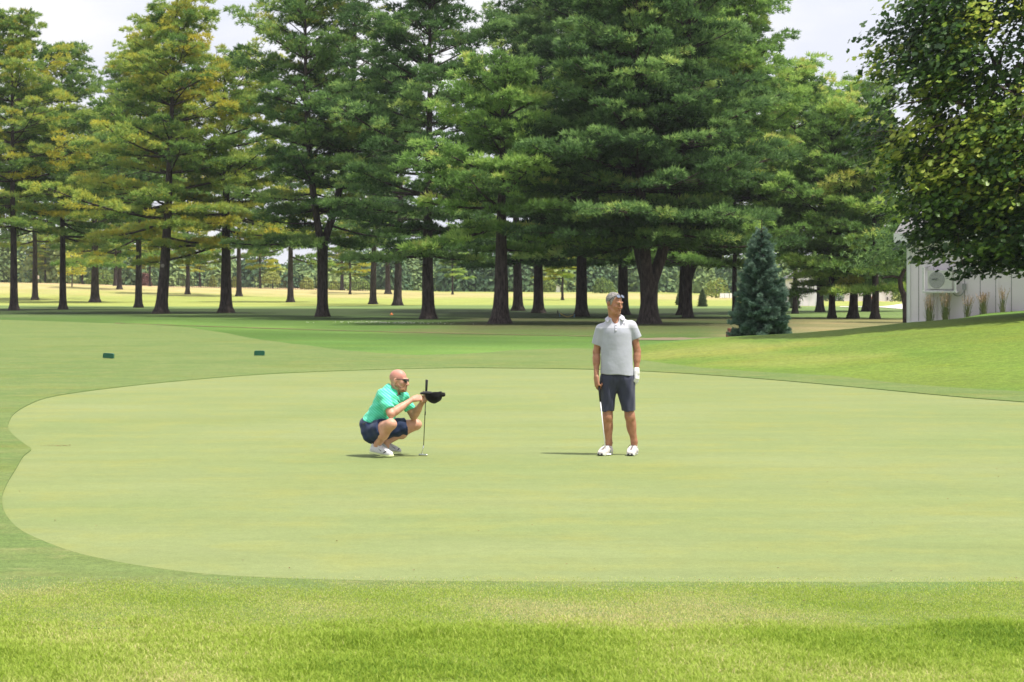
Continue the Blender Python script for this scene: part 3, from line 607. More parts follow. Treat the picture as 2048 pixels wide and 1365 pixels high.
def bush(label, px, py, hpx, wpx, mat, seed, group='single bushes before the far wood', tint=.5, trunk=False, name='bush', D=None):
    rng = np.random.RandomState(seed); D = D or F * CAMH / (py - H0); D = min(D, 385); s = D / F; x = (px - 1024) * s; z = TZ(x, D); zt = CAMH - (py - hpx - H0) * s
    Hh = zt - z; t = thing(name, label, 'bush' if name == 'bush' else 'tree', (x, D, z), 0, group)
    c = (0, 0, Hh * .30) if trunk else (0, 0, Hh * .12)
    a, b, tt_ = blob_cloud(rng, np.array(c), (wpx * s / 2, wpx * s / 2.4, Hh - c[2]), 900, tint, .2)
    if trunk: a[:, 2] = np.maximum(a[:, 2], Hh * .28 + rng.rand(len(a)) * .3)
    v, f, k_, tt_ = leaves(rng, a, b, tt_, .26 * max(.5, s * F / 385) + .06, star=False); link('crown', mesh_np('bush_crown', v, f, k_, tint=tt_), mat, t, smooth=False)
    v, f = tube_arrays([(np.array([(0, 0, -.1), (.03, 0, Hh * .4), (.0, 0, Hh * .75)]), np.array([.10, .07, .03])), (np.array([(0.02, 0, Hh * .2), (.25, 0, Hh * .5)]), np.array([.06, .03]))], 6); link('trunk', mesh_np('bush_trunk', v, f, 4), M_BARK2, t)
    return t
bush('small golden tree with a pale forked stem right of the second trunk', 144, 577, 88, 66, M_LITE, 1, name='small_tree', trunk=True, tint=.85, group='small trees before the far wood', D=300)
bush('round sunlit shrub behind the left close pair of trunks', 205, 580, 45, 75, M_BUSH, 2, tint=.3)
bush('dull red bush left of the scarred trunk, before the fence', 292, 577, 34, 26, M_RED, 3, tint=.6)
bush('bright yellow-green conical bush standing before the black fence', 426, 575, 24, 17, M_BUSH, 4, tint=.75)
bush('straw coloured bush between the thick black trunk and the next thin one', 469, 576, 22, 14, M_BUSH, 5, tint=.9)
bush('yellow-green young tree over the fence, left of the grey trunk', 545, 584, 42, 50, M_BUSH, 6, name='small_tree', trunk=True, tint=.85, group='small trees before the far wood')
bush('yellow bush over the fence between grey trunk and forked trunk', 615, 584, 30, 34, M_BUSH, 7, tint=.9)
bush('pale green bush right of the forked trunk at the fence end', 720, 586, 30, 60, M_BUSH, 8, tint=.35)
bush('light yellow-green bush left of the leaning far trunk', 668, 584, 24, 26, M_BUSH, 12, tint=.75)
bush('light green shrub in the gap right of the rounded front pine', 1098, 589, 30, 34, M_BUSH, 9, tint=.45)
bush('mottled green shrub directly behind the standing man\'s head', 1205, 592, 40, 60, M_BUSH, 10, tint=.15)
bush('yellow-green shrub with red tips left of the white panels', 1432, 597, 44, 60, M_BUSH, 11, tint=.6)
bush('sunlit shrub between the far white building and the crooked tree', 1800, 601, 45, 40, M_BUSH, 13, tint=.5, D=270)
bush('blue-green shrub between the grey shed and the far white building', 1665, 599, 40, 50, M_SPRUCE2, 14, tint=.3, D=270)
# ---------------------------------------------------------------- buildings and small outdoor things
def mat_wall(name, c, seam=.61, x0=0.0):
    return mat_plain(name, c, .75, var=.04, scale=1.5, bump=.15, bscale=40)
M_WALL = mat_wall('lilac_grey_siding', (.86, .77, .86)); M_TRIM = mat_plain('white_trim', (.78, .77, .79), .6, var=.03)
M_ROOF = mat_plain('grey_shingles', (.16, .155, .16), .9, var=.25, scale=12)
M_ACW = mat_plain('cream_metal', (.62, .61, .58), .45, var=.03); M_ACG = mat_plain('grey_plastic', (.33, .33, .35), .5)
Db = 75.0; sB = Db / F; ang = math.radians(-21)       # the wall's right end comes nearer
bx = (1815 - 1024) * sB; zb0 = wp(1815, 646.5, Db)[2]
B = thing('building', 'lilac-grey board sided building with a cooling unit, half hidden by the maple', 'building', (bx, Db, zb0), ang)
Lw = 13.0; Hw = 2.75
mb = MB(); mb.box(0, Lw, 0, 7, -.9, Hw)
mb.add([(0, 3.5 * 0, Hw), (0, 7, Hw), (0, 3.5, Hw + 1.25)], [(0, 1, 2)]); mb.add([(Lw, 0, Hw), (Lw, 7, Hw), (Lw, 3.5, Hw + 1.25)], [(0, 2, 1)])
mb.build('wall', M_WALL, B)
mb = MB(); th = .14
for y0, y1 in ((-.4, 3.5), (7.4, 3.5)):
    z0 = Hw - .40 * 1.25 / 3.5 + .03; z1 = Hw + 1.25 + .03
    mb.add([(-.32, y0, z0), (Lw + .3, y0, z0), (Lw + .3, y1, z1), (-.32, y1, z1), (-.32, y0, z0 + th), (Lw + .3, y0, z0 + th), (Lw + .3, y1, z1 + th), (-.32, y1, z1 + th)], [(0, 3, 2, 1), (4, 5, 6, 7), (0, 1, 5, 4), (1, 2, 6, 5), (2, 3, 7, 6), (3, 0, 4, 7)])
mb.build('roof', M_ROOF, B)
mb = MB(); mb.box(-.34, Lw + .3, -.44, -.402, Hw - .26, Hw + .02); mb.build('fascia', M_TRIM, B)
mb = MB(); mb.box(-.02, .09, -.03, -.002, 0.06, Hw - .3); mb.box(-.025, -.002, -.03, .12, .06, Hw - .3); mb.build('corner_trim', M_TRIM, B)
mb = MB(); mb.box(-.02, Lw, -.035, -.002, -.5, .06); mb.build('base_trim', M_TRIM, B)
for k in range(19):
    xk = .34 + .475 * k * (1 if k else 1)
    mb = MB(); mb.box(xk, xk + .018, -.006, .004, .065, Hw - .3); mb.build('board_seam', mat_plain('seam_dark', (.22, .19, .22), .8) if k == 0 else bpy.data.materials['seam_dark'], B)
    if k % 2: 
        mb = MB(); mb.box(xk + .02, xk + .10, -.022, -.001, .065, Hw - .3); mb.build('batten', M_WALL, B)
# cooling unit hung on the wall in a cage
ac = thing('cooling_unit', 'cream fan unit in a riveted bracket cage hung on the grey wall', 'air conditioner', (0, 0, 0), ang)
def on_wall(px, py, off=0.0):   # point on the wall plane under a photo pixel
    dx, dy = (px - 1024) / F, 1.0; c, s_ = math.cos(ang), math.sin(ang); nx, nyy = s_, -c
    k = ((bx + nx * off) * nx + (Db + nyy * off) * nyy) / (dx * nx + dy * nyy); return np.array((dx * k, k, CAMH - (py - H0) / F * k))
p0 = on_wall(1884, 581, .02); ac.location = tuple(p0)
mb = MB(); mb.box(-.38, .38, -.36, -.02, .02, .62); mb.build('housing', M_ACW, ac, bevel=.02)
mb = MB(); mb.tube([(-.10, -.365, .32), (-.10, -.385, .32)], [.25, .24], 28); fr = mb.build('fan_grille', M_ACG, ac)
mb = MB()
for q in range(4):
    r0 = .05 + .055 * q; mb.tube([(-.10 + r0 * math.cos(a), -.392, .32 + r0 * math.sin(a)) for a in np.linspace(0, 6.283, 25)], [.004] * 25, 4)
for q in range(12):
    a = q * math.pi / 6; mb.tube([(-.10 + .05 * math.cos(a), -.394, .32 + .05 * math.sin(a)), (-.10 + .23 * math.cos(a), -.394, .32 + .23 * math.sin(a))], [.003, .003], 4)
mb.build('grille_wires', M_ACW, fr)
mb = MB()
mb.box(-.52, .52, -.47, -.43, -.08, -.02); mb.box(-.52, -.46, -.47, -.43, -.02, .72); mb.box(.46, .52, -.47, -.43, -.02, .72)
mb.box(-.52, -.46, -.43, 0, -.08, -.02); mb.box(.46, .52, -.43, 0, -.08, -.02); mb.box(-.52, -.46, -.43, 0, .66, .72); mb.box(.46, .52, -.43, 0, .66, .72)
mb.build('bracket_frame', M_TRIM, ac)
def mat_dash(name, vec):
    m, nt, b = new_mat(name); N, L = nt.nodes, nt.links; t = N.new('ShaderNodeTexCoord'); dp = N.new('ShaderNodeVectorMath'); dp.operation = 'DOT_PRODUCT'; dp.inputs[1].default_value = vec; L.new(t.outputs['Object'], dp.inputs[0])
    fr = N.new('ShaderNodeMath'); fr.operation = 'FRACT'; L.new(dp.outputs['Value'], fr.inputs[0]); gt = N.new('ShaderNodeMath'); gt.operation = 'GREATER_THAN'; gt.inputs[1].default_value = .55; L.new(fr.outputs[0], gt.inputs[0])
    mm = N.new('ShaderNodeMixRGB'); L.new(gt.outputs[0], mm.inputs[0]); mm.inputs[1].default_value = (.78, .77, .79, 1); mm.inputs[2].default_value = (.28, .27, .29, 1); L.new(mm.outputs[0], b.inputs['Base Color']); return m
MDH, MDV = mat_dash('slots_across', (25, 0, 0)), mat_dash('slots_upright', (0, 0, 25))
mb = MB(); mb.box(-.52, .52, -.476, -.472, -.064, -.036); mb.build('slotted_strip', MDH, ac)
for xq in (-.504, .476): mb = MB(); mb.box(xq, xq + .028, -.476, -.472, -.0, .70); mb.build('slotted_strip', MDV, ac)
mb = MB(); mb.box(-.30, .0, -.4, -.362, -.0, .012); mb.box(-.458, .458, -.42, -.05, -.018, .012); mb.build('tray', M_ACG, ac)
cb_ = thing('conduit_box', 'small grey electric box with a looped cable beside the cooling unit', 'electric box', tuple(on_wall(1929, 580, .03)), ang)
mb = MB(); mb.box(-.055, .055, -.09, .02, 0, .19); mb.build('housing', M_ACG, cb_, bevel=.01)
mb = MB(); mb.tube([(-.02 + .17 * -(1 - math.cos(a)) , -.05, -.02 - .17 * math.sin(a)) for a in np.linspace(0, 3.0, 14)] + [(-.40, -.05, .03)], [.016] * 15, 6); mb.build('cable', M_ACG, cb_, smooth=True)
# ornamental grasses along the wall foot
M_STALK = mat_leaf('stalk_green', [(0, (.12, .17, .06)), (1, (.34, .32, .15))], .3); M_PLUME = mat_leaf('plume_tan', [(0, (.42, .27, .17)), (1, (.62, .46, .33))], .3)
for k, (px, py, hp, n, lb) in enumerate(((1859, 642, 55, 46, 'leftmost'), (1890, 641, 58, 44, 'second from left, widest'), (1934, 637, 46, 22, 'third from left, thin'), (1967, 634, 50, 40, 'fourth from left'), (2006, 632, 60, 20, 'rightmost, slimmest'))):
    rng = np.random.RandomState(200 + k); p = on_wall(px, py, .45); x, y = p[0], p[1]; z = TZ(x, y); h = hp * p[1] / F + (p[2] - z) * 0
    t = thing('ornamental_grass', 'tuft of tall grass with tan plumes at the grey wall foot, ' + lb + ' of five', 'grass tuft', (x, y, z), 0, 'tall grass tufts along the wall')
    zt = CAMH - (py - hp - H0) / F * y - z; zt = max(zt, .5); V, Fc, Tt, V2, F2, T2 = [], [], [], [], [], []
    for q in range(n * 2):
        a = rng.rand() * 6.28; sp_ = rng.uniform(.0, .20); hh = zt * rng.uniform(.35, .62) if q % 2 else zt * rng.uniform(.72, 1.0); d = np.array((math.cos(a), math.sin(a))) * sp_
        b0 = np.array((rng.normal(0, .035), rng.normal(0, .035), -.02)); pts = [b0, b0 + (d[0] * .4, d[1] * .4, hh * .5), b0 + (d[0], d[1], hh)]
        o = len(V); w_ = .006; V += [pts[0] - (w_, 0, 0), pts[0] + (w_, 0, 0), pts[1] + (w_, 0, 0), pts[1] - (w_, 0, 0), pts[2]]; Fc += [(o, o + 1, o + 2, o + 3), (o + 3, o + 2, o + 4)]; Tt += [rng.uniform(0, .8)] * 5
        if q % 2 == 0:
            for j in range(7):
                c = pts[1] + (pts[2] - pts[1]) * (.35 + .11 * j); o = len(V2); dd = unit(rng.normal(size=3) + (0, 0, 2.5)) * .06; sd = unit(np.cross(dd, rng.normal(size=3))) * .010; V2 += [c - sd, c + sd, c + dd]; F2 += [(o, o + 1, o + 2)]; T2 += [rng.rand()] * 3
    link('stalks', mesh_np('stalks', V, Fc, 0, tint=Tt), M_STALK, t, smooth=False); link('plumes', mesh_np('plumes', V2, F2, 0, tint=T2), M_PLUME, t, smooth=False)

# far shed and far white gabled building
def gable(name, label, px0, px1, py_base, eave_px, peak_px, D, wall, depth=8, roof=M_ROOF, door=None, front=None, peak_x=None):
    s = D / F; x0, x1 = (px0 - 1024) * s, (px1 - 1024) * s; z0 = CAMH - (py_base - H0) * s; ze = CAMH - (eave_px - H0) * s; zp = CAMH - (peak_px - H0) * s
    t = thing(name, label, 'building', (x0, D, z0)); w = x1 - x0; he, hp = ze - z0, zp - z0; xp = ((peak_x - 1024) * s - x0) if peak_x else w / 2
    mb = MB(); mb.prism([(0, -1.5), (w, -1.5), (w, he), (xp, hp), (0, he)], 0, depth); mb.build('wall', wall, t)
    mb = MB()
    for (xa, za, xb, zb_) in ((-.25, he - .12, xp, hp + .06), (w + .25, he - .12, xp, hp + .06)):
        mb.add([(xa, -.3, za), (xb, -.3, zb_), (xb, depth + .3, zb_), (xa, depth + .3, za), (xa, -.3, za + .12), (xb, -.3, zb_ + .12), (xb, depth + .3, zb_ + .12), (xa, depth + .3, za + .12)], [(0, 1, 2, 3), (7, 6, 5, 4), (0, 4, 5, 1), (3, 2, 6, 7), (0, 3, 7, 4), (1, 5, 6, 2)])
    mb.build('roof', roof, t)
    mb = MB(); k = 0
    while k * .55 < w: mb.box(k * .55, k * .55 + .05, -.02, -.001, -1, min(he, he) - .05); k += 1
    mb.build('battens', M_TRIM, t)
    return t, s, x0, z0
gable('shed', 'pale grey vertical board shed far off between blue spruce and small pines', 1592, 1635, 611, 556, 545, 206, M_WALL)
gb, s_, x0_, z0_ = gable('garage', 'far white gabled building seen behind the three small pine trunks', 1688, 1786, 600.5, 571, 553, 300, mat_plain('white_siding', (.70, .68, .69), .7, var=.03), roof=mat_plain('pale_roof', (.42, .40, .40), .8), peak_x=1773)
mb = MB(); wx = (1768 - 1024) * s_ - x0_; mb.box(wx, wx + .5, -.03, -.002, .9, 1.45); mb.build('window', M_ACG, gb)
mb = MB(); wx = (1773.5 - 1024) * s_ - x0_; mb.box(wx, wx + .12, -.25, -.05, 0, .35); pot = mb.build('litter_bin', M_DK, bevel=.01); pot.location = gb.location; tag(pot, 'tiny dark bin standing at the white building wall', 'bin')
for px in (1731, 1741.5):
    rng = np.random.RandomState(int(px)); a, b, c = blob_cloud(rng, np.zeros(3), (.35, .2, .3), 160, .5, .2); v, f, k_, tt = leaves(rng, a, b, c, .14, star=False)
    o = link('flower_bush', mesh_np('flower_bush', v, f, k_, tint=tt), bpy.data.materials.get('pink_flowers') or mat_leaf('pink_flowers', [(0, (.25, .20, .10)), (.5, (.5, .22, .16)), (1, (.6, .35, .3))], .3), smooth=False)
    o.location = ((px - 1024) * s_, 299, z0_ + .15); tag(o, 'low pink flowering plant at the white building wall, ' + ('left' if px < 1735 else 'right') + ' one of two', 'plant', 'pink plants at the far building')
# distant pale house roof seen above the shrubs
gable('house', 'far pale house wall peeping over shrubs right of the rounded front pine', 1104, 1120, 592, 574, 571, 395, M_TRIM, depth=5)
# row of white panels
D = 300; s = D / F; t = thing('panel_board', 'low row of white panels far off left of the blue spruce', 'board', ((1440 - 1024) * s, D, CAMH - (597 - H0) * s))
for k, (a, b) in enumerate(((0, 9.0), (9.6, 18.2), (19.4, 34))):
    mb = MB(); mb.box(a * s, b * s, -.03, .03, .05, .62); mb.build('panel', mat_plain('panel_white', (.85, .85, .88), .5) if k == 0 else bpy.data.materials['panel_white'], t)
mb = MB()
for a in (0, 9.3, 18.8, 34):
    mb = MB(); mb.box(a * s - .02, a * s + .02, .031, .07, -.6, .64); mb.build('post', M_DK, t)
# black picket fence
M_BLK = mat_plain('black_metal', (.02, .02, .024), .5)
D = 332
t = thing('fence', 'long black picket fence crossing the field behind the left pines', 'fence', ((330 - 1024) / F * D, D, 0))
x0 = t.location.x; mb = MB(); mp_ = MB(); mr = MB(); n = 90; L = (735 - 330) / F * D
def fz(x): return CAMH - (float(np.interp(1024 + x / D * F, [330, 500, 735], [577, 579.5, 585])) - H0) / F * D
hF = 19.5 / F * D
for k in range(n + 1):
    x = L * k / n; z = fz(x0 + x) 
    if k % 8 == 0: mp_ = MB(); mp_.box(x - .035, x + .035, -.04, .04, z - .6, z + hF + .12); mp_.build('post', M_BLK, t)
    else: mb.box(x - .016, x + .016, -.016, .016, z, z + hF)
for hh in (.18, hF - .10):
    mr = MB()
    for k in range(30):
        a, b = L * k / 30, L * (k + 1) / 30; za, zb_ = fz(x0 + a) + hh, fz(x0 + b) + hh
        mr.add([(a, -.03, za), (b, -.03, zb_), (b, .03, zb_), (a, .03, za), (a, -.03, za + .05), (b, -.03, zb_ + .05), (b, .03, zb_ + .05), (a, .03, za + .05)], [(0, 3, 2, 1), (4, 5, 6, 7), (0, 1, 5, 4), (1, 2, 6, 5), (2, 3, 7, 6), (3, 0, 4, 7)])
    mr.build('rail', M_BLK, t)
mb.build('pickets', M_BLK, t)
# tee markers
M_TEE = mat_plain('marker_green', (.004, .085, .045), .45, var=.06)
for (px, py, rz, ry, lb) in ((217, 719.5, -.12, .055, 'dark green marker block on the light turf, left one, slightly tilted'), (519, 714, .0, 0, 'dark green marker block on the light turf, right one, standing level')):
    x, y, _ = gp(px, py); w, h, r = .135, .128, .035; out = [(-w, 0), (w, 0), (w, h - r)] + [(w - r + r * math.cos(a), h - r + r * math.sin(a)) for a in np.linspace(.2, math.pi / 2, 4)] + [(-w + r + r * math.cos(a), h - r + r * math.sin(a)) for a in np.linspace(math.pi / 2, math.pi - .2, 4)] + [(-w, h - r)]
    mb = MB(); mb.prism(out, -.06, .06); o = mb.build('tee_marker', M_TEE, bevel=.006); o.location = (x, y, .034); o.rotation_euler = (0, ry, rz); tag(o, lb, 'tee marker', 'tee markers on the light turf')
# roped-off spot
M_YR = mat_plain('yellow_rope', (.62, .42, .08), .7); M_BS = mat_plain('blue_stake', (.10, .20, .26), .6)
st = []
for (px, pb, pt, lb) in ((1115.5, 628, 619.5, 'dark thin stake at the left end of the yellow rope'), (1119.5, 633.5, 625, 'blue-grey stake next to the dark one under the yellow rope'), (1148.5, 635, 628.5, 'blue-grey stake at the right end of the yellow rope')):
    D = F * CAMH / (pb - H0); s = D / F; mb = MB(); mb.tube([(0, 0, -.05), (0, 0, (pb - pt) * s * .93), (0, 0, (pb - pt) * s)], [.035, .035, .02], 8); o = mb.build('stake', M_BS if 'blue' in lb else M_BLK); o.location = ((px - 1024) * s, D, TZ((px - 1024) * s, D)); tag(o, lb, 'stake', 'stakes of the roped spot')
    st.append(o.location + Vector((0, 0, (pb - pt) * s * .9)))
a, b = st[1], st[2]; pts = [a.lerp(b, q) - Vector((0, 0, .17 * math.sin(q * math.pi))) for q in np.linspace(0, 1, 14)]
mb = MB(); mb.tube([tuple(p) for p in pts], [.018] * 14, 5); o = mb.build('rope', M_YR, smooth=True); tag(o, 'yellow rope sagging between two low stakes beside the dark trunk', 'rope')
# small spots
def cone_thing(name, label, cat, px, py, r, h, mat, D=None):
    D = D or F * CAMH / (py - H0); x = (px - 1024) / F * D; mb = MB(); mb.box(-r, r, -r, r, 0, .025); mb.tube([(0, 0, .026), (0, 0, h * .6), (0, 0, h)], [r * .75, r * .45, r * .2], 12)
    o = mb.build(name, mat, smooth=False); o.location = (x, D, TZ(x, D)); return tag(o, label, cat)
cone_thing('traffic_cone', 'tiny orange cone on the grass between leaning trunk and big dark pine', 'cone', 783, 629.5, .10, .13, mat_plain('cone_orange', (.75, .20, .06), .6))
cone_thing('field_marker', 'tiny black marker in the field left of the thick black trunk', 'marker', 430, 587.5, .13, .36, M_DK)
# far sign board
D = 380; s = D / F; x = (75.5 - 1024) * s; z = TZ(x, D); t = thing('sign', 'small pale square sign on a post before the dark far trees at left', 'sign', (x, D, z))
mb = MB(); zt = CAMH - (551.5 - H0) * s - z; mb.box(-.24, .24, -.03, 0, zt - .55, zt); mb.build('panel', mat_plain('sign_cream', (.6, .55, .42), .6), t); mb = MB(); mb.box(-.04, .04, .002, .06, -.2, zt - .02); mb.build('post', M_DK, t)
# clover in the shade, loose bits on the green
rng = np.random.RandomState(9); V, Fc = [], []
for k in range(200):
    px = rng.normal(770, 55); py = 648.5 + rng.uniform(-2.2, 2.2) + (px - 770) * .012; x, y, _ = gp(px, py); z = TZ(x, y) + .05; r = rng.uniform(.010, .022); o = len(V)
    V += [(x + r * a, y + r * b, z + r * c) for a, b, c in ((1, 0, 0), (-1, 0, 0), (0, 1, 0), (0, -1, 0), (0, 0, 1), (0, 0, -1))]; Fc += [(o + a, o + b, o + c) for a, b, c in ((0, 2, 4), (2, 1, 4), (1, 3, 4), (3, 0, 4), (2, 0, 5), (1, 2, 5), (3, 1, 5), (0, 3, 5))]
o = link('clover', mesh_np('clover', V, Fc, 0), mat_plain('clover_white', (.7, .68, .6), .8), smooth=False); tag(o, 'white clover heads dotting the shaded grass before the big dark pine', 'clover', kind='stuff')
V, Fc = [], []
for k in range(130):
    px, py = rng.uniform(-20, 2070), 745 + 480 * rng.rand() ** 1.4
    if k < 46: px, py = rng.normal(118, 14), 893.5 + rng.normal(0, .7)
    x, y, _ = gp(px, py); r = rng.uniform(.006, .016); o = len(V); a = rng.rand() * 6
    z = .034 if not (60 < px < 2048 and 760 < py < 1150) else .010
    V += [(x + r * math.cos(a + q * 1.57) * (1 if q % 2 else .5), y + r * math.sin(a + q * 1.57) * (1 if q % 2 else .5), z + (.006 if q % 2 else 0) + .002) for q in range(4)]; Fc += [(o, o + 1, o + 2, o + 3)]
o = link('leaf_litter', mesh_np('leaf_litter', V, Fc, 0), mat_plain('litter_brown', (.20, .12, .06), .9, var=.4), smooth=False); tag(o, 'dry brown bits scattered on the green', 'leaf litter', kind='stuff')

# ---- near grass blades
M_BLADE = mat_leaf('grass_blade', [(0, (.13, .24, .025)), (.35, (.27, .38, .040)), (.68, (.38, .48, .085)), (.88, (.50, .54, .16)), (1, (.60, .53, .26))], .35, .7, .15)
def blades(name, label, n, ylo, yhi, hlo, hhi, w, seed, dens_fn=None, zoff=0.0, tuft=True, dt=0.0):
    rng = np.random.RandomState(seed); Y = rng.uniform(ylo, yhi, n * 2); X = rng.uniform(-1, 1, n * 2) * (.226 * Y + .5)
    keep = (rng.rand(n * 2) < dens_fn(X, Y)) if dens_fn else np.ones(n * 2, bool); X, Y = X[keep][:n], Y[keep][:n]; n = len(X)
    pat = wob(X * 3.1, Y * 3.1, 1.0); pat2 = wob(X * 9 + 7, Y * 9, 1.0); big = np.clip(1.1 + .28 * pat + .22 * pat2, .6, 2)
    for (cx, cy, r, a_) in ((-.85, 13.0, .30, .8), (-.40, 13.2, .2, 1.0), (.75, 12.9, .25, .3)): big += a_ * np.exp(-((X - cx) ** 2 + ((Y - cy) * 1.2) ** 2) / (2 * r * r * .35)) if tuft else 0
    h = rng.uniform(hlo, hhi, n) * np.minimum(big, 2.5); az = rng.rand(n) * 6.283; lean = rng.uniform(.25, .95, n) * h; d = np.stack([np.cos(az), np.sin(az)], 1)
    fa = az + 1.57 + rng.normal(0, .5, n); sx, sy = np.cos(fa) * w / 2, np.sin(fa) * w / 2
    z0 = np.zeros(n) + zoff
    A = np.stack([X - sx, Y - sy, z0], 1); Bv = np.stack([X + sx, Y + sy, z0], 1)
    m_ = np.stack([X + d[:, 0] * lean * .35, Y + d[:, 1] * lean * .35, z0 + h * .62], 1); s3 = np.stack([sx, sy, 0 * sx], 1) * .8
    tip = np.stack([X + d[:, 0] * lean, Y + d[:, 1] * lean, z0 + h * (1 - .25 * lean / h)], 1)
    V = np.stack([A, Bv, m_ + s3, m_ - s3, tip], 1).reshape(-1, 3); i = np.arange(n)[:, None] * 5
    # two triangles for the lower quad, one for the tip
    Fc = np.concatenate([i + [0, 1, 2], i + [0, 2, 3], i + [3, 2, 4]])
    tint = np.clip(.52 + dt + .30 * wob(X * 1.3 + 11, Y * 1.3, 1.0) - .12 * pat + rng.normal(0, .17, n) - .08 * (big > 1.9), 0, 1)
    o = link(name, mesh_np(name, V, Fc, 3, tint=np.repeat(tint, 5)), M_BLADE, smooth=False); return tag(o, label, 'grass', kind='stuff')
edge = lambda X: 13.62 + .10 * np.sin(X * 2.1 + 1) + .08 * np.sin(X * 5.3)
blades('rough_grass', 'longer tufty grass blades along the bottom of the photo', 260000, 11.2, 14.3, .018, .050, .0052, 1, lambda X, Y: 1 - sstep(-.12, .18, Y - edge(X)))
blades('fringe_grass', 'short mown blades of the collar before the green', 190000, 13.25, 15.75, .005, .010, .0035, 2, lambda X, Y: sstep(-.35, .0, Y - edge(X)) * (1 - .92 * sstep(14.8, 15.6, Y + .12 * np.sin(X * 3.3))), zoff=.022, tuft=False, dt=.24)
blades('lawn_grass', 'sunlit lawn blades far left of frame', 10, 14, 14.1, .01, .02, .003, 3) if False else None

# ---- the hazy summer air over the field
mb = MB(); mb.box(-900, 900, -90, 1900, -3.5, 45); hz = mb.build('haze', None, smooth=False); hz['kind'] = 'stuff'
hm = bpy.data.materials.new('haze_air'); hm.use_nodes = True; hn = hm.node_tree; hn.nodes.clear(); ho = hn.nodes.new('ShaderNodeOutputMaterial'); hv = hn.nodes.new('ShaderNodeVolumePrincipled')
hv.inputs['Density'].default_value = 0.00013; hv.inputs['Color'].default_value = (.90, .94, 1.0, 1); hv.inputs['Anisotropy'].default_value = 0.2; hn.links.new(hv.outputs[0], ho.inputs['Volume']); hz.data.materials.append(hm)
